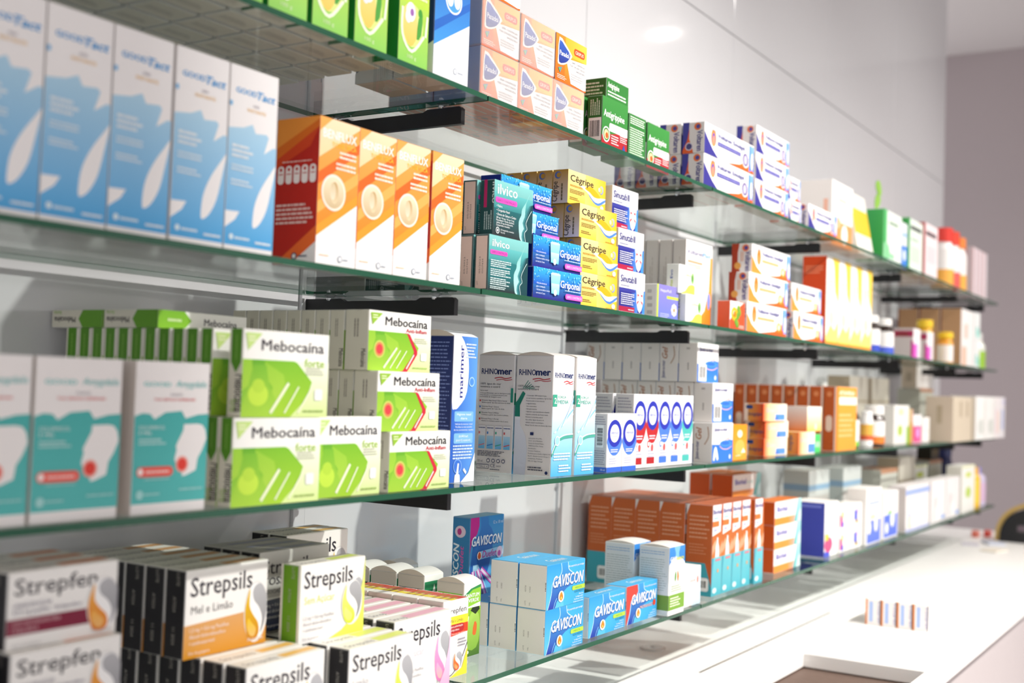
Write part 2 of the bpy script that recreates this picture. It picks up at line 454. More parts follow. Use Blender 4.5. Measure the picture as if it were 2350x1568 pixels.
def bracket(x, z, label):
    b = MB(); t = 0.005
    prof = [(0.045, -0.040), (0.349, -0.040), (0.349, -0.0125), (0.27, -0.0125), (0.262, -0.0165), (0.118, -0.0165), (0.110, -0.0125), (0.049, -0.0125), (0.045, -0.016)]
    n = len(prof); K = H('1b1b1e')
    b.poly([(x-t, y, z+q) for y, q in prof][::-1], K); b.poly([(x+t, y, z+q) for y, q in prof], K)
    for i in range(n):
        (ya, za), (yb, zb) = prof[i], prof[(i+1) % n]
        b.poly([(x-t, ya, z+za), (x+t, ya, z+za), (x+t, yb, z+zb), (x-t, yb, z+zb)][::-1], K)
    o = link('shelf_bracket', b.mesh('shelf_bracket', DARKM)); tag(o, label, 'shelf bracket', 'black shelf brackets')
    for yy in (0.075, 0.285):
        for dx in (-0.012, 0.012):
            q = MB(); q.lathe([(0, -0.0124), (0.005, -0.0124), (0.0055, -0.0105), (0.010, -0.0088), (0.0105, -0.0082), (0, -0.0082)], 'ffffff', 16, x+dx, yy)
            for i_ in range(len(q.v)): q.v[i_] = (q.v[i_][0], q.v[i_][1], q.v[i_][2]+z)
            p = link('suction_pad', q.mesh('suction_pad', CLEAR, True), o); p['label'] = 'clear round pad between bar and glass'
            q = MB(); q.lathe([(0, -0.0168), (0.003, -0.0166), (0.0042, -0.0145), (0.0042, -0.0126), (0, -0.0126)], 'ffffff', 12, x+dx, yy)
            for i_ in range(len(q.v)): q.v[i_] = (q.v[i_][0]+(0.0046 if dx > 0 else -0.0046), q.v[i_][1], q.v[i_][2]+z)
            sc_ = link('pad_screw', q.mesh('pad_screw', STEEL, True), p); sc_['label'] = 'bright metal pin of the pad'
PN = ['pane at the near end', 'first pane from the near end', 'second pane from the near end', 'third pane from the near end', 'fourth pane from the near end', 'last pane at the far end']
for nm, z in SH:
    for k in range(-1, 5):
        pane(k*PL, min((k+1)*PL, 4.10), z, 'clear glass shelf, %s of the %s shelf' % (PN[k+1], nm))
    for k in range(0, 5):
        bracket(k*PL, z, 'black bracket under the %s glass joint of the %s shelf' % (ORD[k], nm))
    bracket(4.03, z, 'black bracket under the far end of the %s shelf' % nm)

# ---- the white counter with its cut-out
b = MB(); CW = 'efedea'
HX0, HX1, HY0, HY1 = 0.62, 1.295, -0.362, -0.085
b.box(-1.6, -0.395, ZN-0.035, HX0, 0.351, ZN, CW, 0.003)
b.box(HX1, -0.395, ZN-0.035, 4.55, 0.351, ZN, CW, 0.003)
b.box(HX0, -0.395, ZN-0.035, HX1, HY0, ZN, CW, 0.003)
b.box(HX0, HY1, ZN-0.035, HX1, 0.351, ZN, CW, 0.003)
ct = link('counter', b.mesh('counter', COUNTERM)); tag(ct, 'long white counter with a square cut-out running under the glass shelves', 'counter')
b = MB(); b.box(-1.6, -0.375, -1.5, 4.5, -0.36, ZN-0.036, 'd8d0d0', 0.001); link('front_panel', b.mesh('front_panel', principled('counter_front', 'cfc6c7', 0.4, 0.3)), ct)
b = MB(); b.box(HX0-0.01, HY0-0.006, ZN-0.046, HX1+0.01, HY1+0.01, ZN-0.0365, '6d5b52')
l_ = link('drop_well', b.mesh('drop_well', WELLM), ct); l_['label'] = 'dark brown well below the cut-out'
b = MB(); b.box(0.94, 0.026, ZN-0.0003, 1.86, 0.0305, ZN+0.0004, '55524a', 0.0001); l_ = link('seam', b.mesh('seam', principled('dark_seam', '4f4b42', 0.7, 0.2)), ct); l_['label'] = 'fine dark seam line in the counter top'
b = MB(); b.lathe([(0.006, 0.0), (0.03, 0.0), (0.031, 0.003), (0.026, 0.005), (0.006, 0.004)], 'd9d6d2', 28)
l_ = link('cable_grommet', b.mesh('cable_grommet', PLASTIC, True), ct, (1.09, 0.21, ZN+0.0002)); l_['label'] = 'round white cable grommet'

# ================================================================== carton artwork
def swirl(c, f, cx, cy, rx, ry, col, col2, gray='b9b9bd', gray2='8e8e94'):
    c.ell(f, cx, cy, rx*1.12, ry*1.08, 'e9e7e6'); c.ell(f, cx, cy, rx*1.04, ry*1.0, 'fbfafa')
    g = [(-.1, .92), (.45, .95), (.95, .55), (1, .0), (.8, -.5), (.45, -.8), (.62, -.3), (.3, .12), (-.2, .4), (-.35, .7)]
    c.poly(f, [(cx+p[0]*rx, cy+p[1]*ry) for p in g], gray2, gray, sm=3)
    d = [(-.62, .85), (-1, .25), (-1, -.3), (-.7, -.85), (-.1, -1), (.32, -.8), (.25, -.42), (-.25, -.1), (-.62, .25)]
    c.poly(f, [(cx+p[0]*rx, cy+p[1]*ry) for p in d], col, col2, sm=3)
    e = [(-.7, -.2), (-.8, -.5), (-.5, -.8), (-.1, -.85), (.05, -.6), (-.4, -.35)]
    c.poly(f, [(cx+p[0]*rx, cy+p[1]*ry) for p in e], mixc(col, 'ffe9a0', .45), col2, sm=3)

# --- tall feather cartons (blurred, second shelf, near end)
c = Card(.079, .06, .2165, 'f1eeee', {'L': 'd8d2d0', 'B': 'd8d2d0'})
c.poly('F', [(0, .03), (1, .03), (1, .60), (.93, .60), (.74, .555), (.83, .65), (.78, .665), (.55, .655), (.48, .70), (.3, .672), (0, .655)], '4aa5df', 'aed3ea')
c.poly('F', [(.56, .20), (.57, .14), (.70, .165), (.84, .25), (.93, .38), (1, .50), (.9, .46), (.72, .37), (.6, .28)], 'f1eeee', sm=3)
c.poly('F', [(0, .12), (0, .21), (.28, .215), (.2, .17)], 'f1eeee')
c.text('F', 'GOOD', .12, .853, .03, '3f9ad8', w=.42, bold=.035); c.text('F', 'Tact', .55, .845, .045, '3f9ad8', w=.38, shear=.25, bold=.03)
c.text('F', 'IOD', .48, .795, .014, '7a6f80', w=.12); c.text('F', 'INSTANTE', .36, .765, .018, 'eab860', w=.38)
c.lines('F', .08, .5, .55, .58, 3, 'e9eef2', 2); c.lines('F', .08, .43, .55, .47, 2, 'd9e7f0', 4); c.lines('F', .08, .35, .52, .39, 2, 'd9e7f0', 5)
c.disc('F', .13, .075, .016, 'd9ebf5'); c.lines('F', .2, .06, .5, .085, 1, 'd9ebf5', 8, rag=.05); c.lines('F', .62, .05, .95, .075, 1, 'e2eff7', 9, rag=.05)
c.hgrad('F', 0, .775, .05, .8, '4fa5de', '8cc4e8')
kind('feather', c)
# --- orange syrup cartons
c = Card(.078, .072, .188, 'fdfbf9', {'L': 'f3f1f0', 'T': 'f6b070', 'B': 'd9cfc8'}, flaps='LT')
c.poly('F', [(0, .19), (1, .45), (1, 1), (0, 1)], 'f58a1f', 'f9ac55')
c.poly('F', [(0, .72), (1, .98), (1, 1), (.3, 1), (0, .9)], 'fbd7a4', 'fbe0bb'); c.poly('F', [(0, .62), (1, .88), (1, .81), (0, .54)], 'f26a21'); c.poly('F', [(.0, .42), (1, .68), (1, .60), (0, .34)], 'f9b45c'); c.poly('F', [(.0, .26), (1, .52), (1, .45), (0, .19)], 'f7a02f')
c.text('F', 'BENFLUX', .08, .865, .062, 'ffffff', w=.84, bold=.02); c.text('F', 'TOSSE SECA', .3, .815, .032, 'ffd23f', w=.62, bold=.01)
c.lines('F', .5, .74, .95, .80, 2, 'fff0e0', 3); c.lines('F', .42, .66, .95, .72, 2, 'fff0e0', 4)
c.disc('F', .38, .5, .125, 'fdeee0'); c.disc('F', .38, .5, .108, 'd2b98f', 'f3e4c4'); c.ell('F', .4, .5, .1, .075, 'e9d5ae', 'c2a06c'); c.ell('F', .36, .51, .07, .06, 'efe2c9', 'd9c49a')
c.disc('F', .6, .055, .024, '9aa3b5'); c.disc('F', .6, .055, .016, 'fdfbf9'); c.lines('F', .68, .045, .8, .065, 1, 'a5adbb', 5, rag=.01); c.lines('F', .08, .06, .34, .075, 1, 'f6c8a4', 6, rag=.1)
c.rect('L', 0, 0, 1, 1, 'bf2418'); c.poly('L', [(0, 0), (.75, .0), (1, .1), (1, 0), (.3, 0), (1, .22), (1, .10)], 'f1efee')
c.poly('L', [(0, 0), (.42, 0), (1, .15), (1, .26), (.1, .02)], 'ef6a28'); c.poly('L', [(.42, 0), (1, 0), (1, .15)], 'eeecec')
c.poly('L', [(0, .78), (1, .98), (1, 1), (0, 1)], 'f39a3e'); c.poly('L', [(0, .72), (1, .93), (1, .98), (0, .80)], 'e2701f'); c.poly('L', [(0, .66), (.8, .8), (1, .93), (0, .72)], 'd8461c')
c.lines('L', .15, .695, .85, .71, 1, 'f3cfc6', 3, rag=.05)
for i in range(5): c.rrect('L', .05+i*.19, .55, .2+i*.19, .675, 'f6f0ee', .2); c.rect('L', .075+i*.19, .615, .175+i*.19, .622, 'bf2418'); c.disc('L', .125+i*.19, .65, .012, 'bf2418')
c.lines('L', .05, .27, .95, .42, 5, 'eecac4', 6); c.disc('L', .52, .055, .024, '3d4a6b'); c.disc('L', .52, .055, .015, 'eeecec'); c.lines('L', .62, .045, .82, .065, 1, '3d4a6b', 8, rag=.01)
kind('orange_syrup', c)
# --- teal tablets
def tealbox(rev):
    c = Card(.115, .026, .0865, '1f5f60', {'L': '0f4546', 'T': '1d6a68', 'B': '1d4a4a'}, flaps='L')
    c.rect('F', 0, 0, 1, 1, '2b3a3c' if not rev else '1d4a4a', '86cfcd'); c.rect('F', 0, .42, 1, .8, '1f7478', '62bcbd')
    if rev: c.rect('F', 0, .3, 1, .55, '1c6f74', '23777c'); c.rect('F', 0, 0, 1, .3, '262f30', '1c6f74')
    else: c.rect('F', 0, .0, 1, .5, '2a2f31', '1b666b')
    c.poly('F', [(.98, .0), (.72, 0), (.66, .12), (.64, .35), (.7, .48), (.72, .6), (.86, .8), (.96, 1), (.84, .78), (.8, .55), (.82, .4), (.78, .3), (.84, .15)], 'b7e4e1', '7ccac8', sm=3)
    for k, q in enumerate(('3f8c92', '2a6c74', '15474e')): c.poly('F', [(.75+.035*k, 0), (.73+.035*k, .16), (.78+.035*k, .24), (.74+.035*k, .34), (.79+.035*k, .46), (.82+.04*k, .56), (1, .72), (1, 0)], q, sm=2)
    c.stroke('F', [(.83, .0), (.8, .16), (.86, .24), (.83, .34), (.88, .46), (.97, .6)], .012, 'd8f0ee')
    c.text('F', 'ilvico', .08, .8 if rev else .76, .135 if rev else .19, 'ffffff', w=.42 if rev else .5, bold=.012)
    c.rrect('F', .03, .655 if rev else .6, .46 if rev else .58, .735 if rev else .7, 'e557c0', .4); c.text('F', 'GRIPE E CONSTIPAÇÃO', .07, .675 if rev else .625, .04, '7d2f77', w=.38 if rev else .46)
    if rev:
        for k in range(3): c.lines('F', .05, .43-.16*k, .6-.03*k, .57-.16*k, 4, 'd6eceb', 3+k, rag=.35)
        c.lines('F', .05, .04, .5, .1, 2, 'd6eceb', 9)
    else:
        for k, t in enumerate(('• Febre', '• Congestão Nasal', '• Dores de Cabeça e Corpo')): c.text('F', t, .06, .52-.075*k, .045, 'ffffff', w=(.14, .33, .5)[k])
        c.para('F', ('250 mg + 36 mg + 10 mg + 3 mg', 'Paracetamol + Ácido ascórbico', 'cafeína 10 mg clorofenamina', 'Comprimidos revestidos'), .06, .315, .034, .045, 'ffffff', .0155)
        c.disc('F', .1, .1, .06, 'e7efef'); c.disc('F', .1, .1, .045, '2b3a3c'); c.disc('F', .1, .1, .025, 'e7efef'); c.para('F', ('20 Comprimidos revestidos', 'Via oral'), .17, .105, .032, .045, 'f3f8f8', .0135)
    if rev: c.rect('L', .12, .03, .9, .97, 'e3c6b9'); c.text('L', 'LOT', .3, .1, .03, '6a5a55', rot=90); c.text('L', '05/2023', .45, .3, .03, '6a5a55', rot=90, w=.3); c.text('L', 'GG7434', .65, .3, .03, '6a5a55', rot=90, w=.26)
    else:
        c.rect('L', .28, .5, .5, 1, 'b3165e'); c.text('L', 'ilvico', .88, .95, .3*.3, 'dceae8', rot=-90, w=.38, bold=.01)
        c.lines('L', .3, .1, .9, .45, 4, 'a9bdbb', 4, rot=90)
    c.poly('T', [(.6, 0), (.7, 0), (.7, 1), (.6, 1)], 'e557c0'); c.rect('T', .1, .2, .5, .8, '8cd0d0')
    return c
kind('teal_tablet', tealbox(False)); kind('teal_tablet_plain', tealbox(True))
# --- blue effervescent
c = Card(.161, .04, .0515, '1b2c9c', {'L': '0f2a8c', 'T': '2a6fd0', 'B': '22409c'}, flaps='L')
c.rect('F', 0, 0, 1, 1, '2a1f8a', '2f9fe0'); c.rect('F', 0, .45, 1, 1, '1f55c4', '35b2ea')
rg = random.Random(5)
for k in range(60): c.disc('F', rg.random(), .55+.45*rg.random(), .012+.02*rg.random(), '8fdcf8')
c.poly('F', [(.34, .22), (.5, .2), (.52, .86), (.32, .86)], '5fc0ea', 'a6e2f7'); c.poly('F', [(.345, .24), (.495, .22), (.505, .55), (.335, .55)], '7fd6f2', 'c8f2fc'); c.ell('F', .42, .86, .1, .045, 'c4ecfa'); c.ell('F', .42, .26, .03, .1, 'ffffff')
c.text('F', 'Griponal', .525, .46, .25, 'ffffff', w=.42, bold=.02); c.lines('F', .62, .36, .97, .41, 1, 'cfe6fa', 4, rag=.02)
c.rrect('F', .63, .1, 1.06, .28, 'f060c8', .5); c.text('F', 'GRIPE E CONSTIPAÇÃO', .665, .15, .08, 'ffe6fa', w=.33)
c.para('F', ('• Alívio dos sintomas de', '  gripe e constipação', '• Indicado em adultos e crianças', '  com mais de 12 anos'), .03, .46, .06, .105, 'e9f1fd', .0085)
kind('blue_fizzy', c)
_cl = copy.deepcopy(c); _k = .0462/.0515
for _m in [_cl.main]+list(_cl.flap.values()): _m.v = [(a_, b_, z_*_k) for a_, b_, z_ in _m.v]
kind('blue_fizzy_low', _cl)
# --- yellow cold capsules
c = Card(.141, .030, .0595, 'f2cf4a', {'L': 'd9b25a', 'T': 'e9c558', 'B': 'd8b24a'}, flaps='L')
c.rect('F', 0, 0, 1, 1, 'f7cf45', 'fbe3a0'); c.hgrad('F', .45, 0, 1, 1, 'f8d97a', 'f3bf1e')
c.poly('F', [(.3, .62), (.5, .48), (.7, .22), (1, .3), (1, .45), (.75, .42), (.55, .62)], 'fdf4dc', sm=3); c.poly('F', [(.42, .58), (.62, .68), (.86, .45), (.7, .4), (.55, .52)], 'f6b21c', sm=3)
c.poly('F', [(.5, .5), (.64, .35), (.8, .25), (1, .44), (1, .36), (.82, .18), (.66, .25)], '4f86d6', sm=3)
c.stroke('F', [(.4, .62), (.55, .45), (.75, .26), (1, .44)], .018, 'ffffff')
c.text('F', 'Cêgripe', .06, .68, .2, '2b2626', w=.6, bold=.014)
c.disc('F', .88, .68, .13, '6f8fd8', '9fb6e8'); c.disc('F', .865, .68, .1, 'f5cf5e'); c.disc('F', .82, .68, .07, 'fdf0c0')
c.lines('F', .05, .52, .4, .58, 2, 'b98a2a', 3); c.lines('F', .05, .32, .45, .45, 3, '8f7a3a', 4); c.lines('F', .05, .12, .3, .22, 2, '8f7a3a', 5); c.ell('F', .9, .12, .05, .08, 'f4e9d4'); c.lines('F', .7, .02, .95, .06, 1, 'b98a2a', 8)
c.rect('L', 0, 0, 1, 1, 'f0e6d6', 'c79a3a'); c.text('L', 'Cêgripe', .3, .05, .06*3.2, '2b2626', rot=90, w=.6, bold=.012); c.disc('L', .32, .84, .11, '5a78b8'); c.disc('L', .38, .84, .075, 'c79a3a'); c.lines('L', .5, .08, .7, .7, 1, '7a6a4a', 5, rot=90)
kind('yellow_capsule', c)
# --- white / navy sinus tablets
c = Card(.108, .04, .0785, 'f6f6f8', {'L': 'e4e4e8'})
c.rect('F', 0, 0, 1, .58, '2a2f8f'); c.hgrad('F', .45, 0, .72, .58, '2a2f8f', '4f8fe8'); c.rect('F', 0, .02, .6, .14, 'b01f45'); c.rect('F', 0, .5, .62, .56, '3c3f9c')
c.poly('F', [(.9, .02), (1, .02), (1, .6), (.93, .5)], '3f8fe6'); c.rect('F', 0, 0, 1, .02, 'f6f6f8')
c.ell('F', .8, .62, .155, .24, 'c7ccd8', 'e9ebf0'); c.ell('F', .8, .57, .14, .24, 'f4f4f6', 'ffffff'); c.poly('F', [(.68, .5), (.66, .3), (.73, .1), (.8, .03), (.87, .1), (.94, .3), (.92, .5)], 'eceef3', 'f8f8fa')
for sgn in (-1, 1):
    c.poly('F', [(.8+sgn*.02, .46), (.8+sgn*.1, .42), (.8+sgn*.1, .5)], 'cf2a3f'); c.poly('F', [(.8+sgn*.015, .34), (.8+sgn*.11, .22), (.8+sgn*.11, .3)], 'cf2a3f')
c.text('F', 'Sinutab', .05, .72, .17, '2f2f86', w=.5, bold=.012); c.text('F', 'II', .58, .72, .17, '2f2f86', w=.06, bold=.012); c.lines('F', .05, .62, .4, .66, 1, '8a8cae', 3)
c.lines('F', .06, .18, .6, .47, 6, 'd8daf0', 4, rag=.3); c.lines('F', .35, .05, .58, .1, 1, 'f6d0d8', 6, rag=.1)
kind('sinus', c)
# --- violet daisy box, green enzyme, patch cartons, flower carton
c = Card(.103, .03, .071, '7f7fcf', {'L': 'f1efee', 'T': 'f1efee'}, flaps='L'); c.rect('F', 0, 0, 1, 1, '6f7fd0', '8d84d2'); c.rect('F', 0, 0, .07, 1, 'c6d84a'); c.rect('F', .45, .62, 1, .7, 'c6d84a'); c.text('F', 'HeparPoll', .15, .8, .09, 'e9e9fa', w=.5)
for k in range(8): c.ell('F', .8+.09*math.cos(k*.785), .32+.12*math.sin(k*.785), .05, .065, 'eceaf6')
c.disc('F', .8, .32, .06, 'b08f3a'); c.lines('F', .15, .06, .6, .2, 3, 'c3c9ee', 4); c.lines('L', .3, .1, .7, .9, 4, 'c9c6c6', 6); kind('violet_daisy', c)
c = Card(.082, .028, .06, 'f4f4f0', {'L': 'eceeea'}, flaps='L'); c.poly('F', [(.15, 0), (1, 0), (1, .3), (.85, .36), (.6, .3), (.4, .1)], 'cfe25a', sm=2); c.ell('F', .85, .58, .1, .2, '9bcf7a'); c.ell('F', .83, .58, .06, .12, '5f8f4a'); c.text('F', 'Ervo', .08, .62, .12, '7a9fd8', w=.28); c.text('F', 'Linhas', .36, .62, .12, 'c6d84a', w=.38)
c.text('L', 'Evo', .5, .5, .1, '2f4fa8', rot=90, w=.3, bold=.02); c.text('L', 'Linhas', .5, .05, .1, 'b9cc3a', rot=90, w=.4, bold=.02); kind('green_enzyme', c)
c = Card(.145, .030, .186, 'efebe9', {'L': 'd6cfca'}, flaps='L'); c.text('F', 'Voltaren', .05, .84, .055, '55598c', w=.58, bold=.025); c.text('F', 'Plast', .64, .84, .055, '5fa4e4', w=.3, bold=.025); c.rect('F', .08, .74, .62, .765, 'f0a27a'); c.lines('F', .08, .68, .6, .73, 2, 'f0b898', 4)
c.poly('F', [(.35, 0), (1, 0), (1, .85), (.93, .85), (.9, .45), (.75, .2)], 'f28b2e', 'f6a23a', sm=0); c.ell('F', .9, .32, .06, .1, '7f8fd6'); c.lines('L', .3, .2, .6, .8, 2, 'c3b9b3', 5, rot=90); c.rect('L', .93, 0, 1, 1, 'c9bfb8'); kind('patch', c)
c = Card(.09, .03, .0635, 'd2542e', {'L': 'd2542e', 'T': 'f2e9e4'}); c.poly('F', [(0, .3), (.3, .6), (.9, 1), (0, 1)], 'f3ece8')
for k in range(12): c.ell('F', .3+.16*math.cos(k*.52), .55+.18*math.sin(k*.52), .06, .07, 'f2b81f')
for q in ((.52, .5), (.56, .75), (.4, .3), (.62, .62), (.48, .2)): c.ell('F', q[0], q[1], .1, .13, '5f8f2f', '7fae3a')
c.disc('F', .3, .55, .1, 'c9821f'); c.lines('F', .6, .06, .95, .18, 2, 'f3cfc0', 4); kind('flower_carton', c)
# --- gel cartons with the running-flame emblem, orange-tail and blue-tail
def gel(w, blue, h=.066, d=.05):
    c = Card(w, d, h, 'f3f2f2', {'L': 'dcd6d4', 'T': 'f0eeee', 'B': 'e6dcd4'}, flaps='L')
    if blue: c.poly('F', [(0, 0), (.27, 0), (.16, .22), (.06, .5), (0, .7)], '38348c', sm=0)
    c.poly('F', [(.5, 0), (1, 0), (1, .62), (.93, .62), (.86, .35), (.7, .14), (.3 if not blue else .45, .0)], 'e2571f', 'f6a23a')
    if not blue: c.poly('F', [(0, 0), (.3, 0), (.12, .25), (0, .6)], 'f4903a')
    c.rect('F', .9, 0.05 if blue else .2, .93, .95, '4f86e0'); c.rect('F', .93, .1, 1, .95, '4a7be0', '7fb0f2'); c.ell('F', .965, .42, .025, .3, 'f3f2f2')
    c.ell('F', .17, .6, .05, .27, 'f08a2a'); c.ell('F', .17, .57, .03, .2, '5a4fb0' if blue else 'd8702a'); c.ell('F', .17, .52, .017, .16, 'e7a05a'); 
    for q in (-.05, 0, .05): c.stroke('F', [(.17+q*.6, .8), (.17+q, .98)], .03, '4a4590')
    c.text('F', 'Voltaren Emulgel', .25, .68, .15, '4a4a92', w=.55, bold=.03); 
    if blue: c.rect('F', .25, .42, .72, .55, '4a479c'); c.lines('F', .26, .45, .71, .52, 1, '9a98cc', 3, rag=.02); c.ell('F', .82, .38, .075, .27, 'f1efef'); c.ell('F', .82, .38, .06, .22, '5b4a86'); c.ell('F', .82, .38, .035, .16, 'c9c2de')
    else: c.rect('F', .25, .45, .68, .55, 'f6b078'); c.ell('F', .8, .3, .06, .16, 'f2a23a'); c.ell('F', .8, .3, .035, .1, 'f6e3c6')
    c.lines('F', .25, .2, .66, .38, 3, 'b9b6cc', 5, rag=.2)
    if blue: c.poly('L', [(0, 0), (.4, 0), (.2, .3), (.28, .7), (.3, 1), (0, 1)], '3a3a92'); c.poly('L', [(0, 0), (.5, 0), (.42, .25), (.3, .45), (.3, .8), (.2, .4), (0, .1)], 'd9581f'); c.disc('L', .3, .22, .13, 'cfc8d6'); c.disc('L', .3, .22, .1, '3f3a70'); c.text('L', 'Voltaren', .66, .72, .2, '3a3682', rot=-90, w=.66, bold=.03)
    else: c.poly('L', [(0, 0), (.45, 0), (.3, .3), (.3, .7), (.38, 1), (0, 1)], 'a83a20'); c.disc('L', .3, .25, .12, 'e0a050'); c.text('L', 'Voltaren', .68, .74, .2, '3a3682', rot=-90, w=.68, bold=.03); c.lines('L', .42, .4, .6, .75, 2, 'e0a58a', 4, rot=90)
    c.disc('L', .68, .85, .12, 'e0702a'); c.disc('L', .7, .85, .07, '4a4590')
    for k in range(5): c.rect('B', 0, .1+.2*k, 1, .13+.2*k, 'c3a184')
    return c
kind('gel_orange', gel(.265, False, .0695)); kind('gel_orange_s', gel(.235, False, .072)); kind('gel_blue', gel(.284, True)); kind('gel_blue_m', gel(.226, True)); kind('gel_blue_s', gel(.092, True, .059)); kind('gel_blue_l', gel(.24, True, .062))
# --- orange-sided vitamin cartons with yellow fronts
c = Card(.113, .07, .255, 'fdf8ee', {'L': 'd5481c', 'T': 'e98a3a'}); c.poly('F', [(.72, .62), (1, .5), (1, 1), (.45, 1), (.6, .9)], 'f9cf4c', 'fbd44a', sm=0); c.poly('F', [(0, .03), (1, .03), (1, .3), (.7, .18), (.4, .25), (0, .1)], 'fbe07a'); c.poly('F', [(0, 0), (1, 0), (1, .06), (0, .06)], 'f6a53a'); c.ell('F', .45, .32, .22, .08, 'fbe9c0')
c.lines('F', .15, .62, .6, .75, 3, 'f3d9a0', 4); c.lines('L', .1, .8, .9, .9, 3, 'e88a66', 4); c.lines('L', .3, .3, .8, .6, 5, 'dd6a42', 6); kind('vitamin', c)
# --- green herbal tea cartons, white plain backs
c = Card(.067, .045, .15, '8cc63a', {'L': '0f7a34', 'B': 'efe6d8', 'K': 'efece6'}); c.rect('F', 0, 0, 1, 1, '8ed05c', 'cfe24a'); c.rect('F', 0, .55, 1, 1, 'b9dc45', 'd8e85a')
c.ell('F', .45, .36, .36, .2, 'd9e88a'); c.poly('F', [(.15, .5), (.12, .3), (.4, .16), (.62, .3), (.5, .55)], 'f2c85a', 'f3d98a', sm=3); c.ell('F', .38, .48, .16, .09, 'f6f2f6'); c.ell('F', .3, .43, .1, .06, 'efe6f2'); c.ell('F', .42, .48, .06, .035, '9a5fb0'); c.poly('F', [(.6, .25), (.75, .3), (.78, .5), (.65, .45)], '4aa03a', sm=2); c.ell('F', .7, .5, .07, .04, '3f9a34'); c.stroke('F', [(.1, .5), (.12, .25), (.45, .12), (.85, .3)], .03, 'f4f8e0'); c.stroke('F', [(.9, .3), (.95, .5)], .03, 'f4f8e0')
c.lines('F', .3, .62, .95, .8, 4, 'eef6c0', 5); c.text('F', '100 g', .3, .05, .035, 'dff0c0', w=.3); c.rect('B', .1, .1, .9, .9, 'eadfce'); c.lines('B', .2, .3, .8, .7, 4, 'b0a596', 6); kind('herb', c)
c = Card(.067, .045, .15, 'eeebe6', {'B': 'efe6d8', 'L': 'e3e0da'}); c.lines('L', .2, .2, .8, .8, 8, 'c9c6c0', 5); c.disc('L', .5, .12, .05, '8aa08a'); c.disc('L', .5, .12, .035, 'e3e0da'); c.rect('B', .05, .05, .95, .95, 'e8dccb'); c.lines('B', .15, .3, .85, .6, 3, 'a89d90', 6); kind('white_herb', c)
c = Card(.09, .06, .15, 'b5452e', {'B': '9c5242'}); c.lines('B', .1, .2, .9, .8, 4, 'b98a5a', 6); kind('red_herb', c)
# --- blue syrup carton
c = Card(.087, .07, .19, '2f7fd0', {'L': '20397f', 'B': 'e6cdbf'}, flaps='L'); c.rect('F', 0, 0, 1, 1, 'f6f8fb'); c.poly('F', [(0, .22), (1, .48), (1, 1), (0, 1)], '3f9be8', '1f57b8'); c.poly('F', [(0, .40), (1, .66), (1, .6), (0, .32)], '1f66c4'); c.poly('F', [(0, .64), (1, .9), (1, .8), (0, .55)], '2a74cc')
c.disc('F', .52, .62, .11, 'f3f7fb'); c.disc('F', .52, .62, .095, '4a9fe6'); c.ell('F', .42, .62, .09, .06, 'f3f7fb'); c.ell('F', .62, .62, .09, .06, 'f3f7fb'); c.text('F', 'Xarope Mucolítico', .2, .86, .032, 'dcebfa', w=.7); c.disc('F', .62, .08, .025, 'a5adbb'); c.disc('F', .62, .08, .017, 'f6f8fb'); c.lines('F', .7, .07, .85, .09, 1, 'b5bcc8', 5, rag=.01)
c.poly('L', [(0, 0), (1, 0), (1, .25), (0, .08)], 'f1f3f6'); c.lines('L', .2, .4, .8, .6, 5, '5a74b0', 4); kind('blue_syrup', c)
# --- orange cold-relief cartons under film
c = Card(.1075, .085, .0805, 'f0781e', {'L': '93878b', 'B': 'ee6a34', 'T': 'f0862a'}); c.rect('F', 0, 0, 1, 1, 'ee6a14', 'f9bf3a'); c.rect('F', 0, .0, .3, 1, 'ee6a14', 'f08a24'); c.hgrad('F', .3, .62, 1, 1, 'f7b030', 'fbc94a')
c.poly('F', [(.33, .55), (1, .62), (1, .04), (.93, .02), (.5, .05), (.42, .3)], 'f6f3f2', sm=0)
c.poly('F', [(.1, .94), (.3, .84), (.5, .68), (.51, .62), (.4, .48), (.25, .38), (.08, .36), (.07, .5)], 'fbf6ee', sm=2); c.poly('F', [(.12, .88), (.3, .78), (.46, .65), (.38, .5), (.25, .42), (.11, .4), (.1, .6)], '1f2f8c', '2f5fc0', sm=2)
c.text('F', 'Panadol', .125, .565, .11, 'ffffff', w=.29, bold=.02); c.rrect('F', .58, .7, .93, .85, 'e0501c', .4); c.text('F', 'GRIPUS', .62, .735, .075, 'ffe9d8', w=.27, bold=.015)
for k, (t, x0) in enumerate((('GRIPE • CONSTIPAÇÃO', .52), ('TOSSE COM EXPECTORAÇÃO', .45), ('NARIZ ENTUPIDO', .66))): c.text('F', t, x0, .5-.075*k, .036, '4a4a55', w=.95-x0)
c.poly('F', [(.08, .28), (.2, .32), (.14, .18)], '2f8fb8'); c.poly('F', [(.1, .27), (.16, .29), (.13, .2)], '7ac04a'); c.lines('F', .05, .05, .35, .15, 3, 'fde0c4', 5); c.lines('F', .5, .15, .9, .3, 3, 'd8d4d4', 7)
for k in range(4): c.rect('B', .25, .14+.24*k, .9, .19+.24*k, 'e0b8a8'); c.ell('B', .12, .16+.24*k, .08, .06, '8a5a4a')
c.wrap = True; kind('cold_wrapped', c)
import copy
c2 = copy.deepcopy(c); c2.wrap = False; kind('cold', c2)
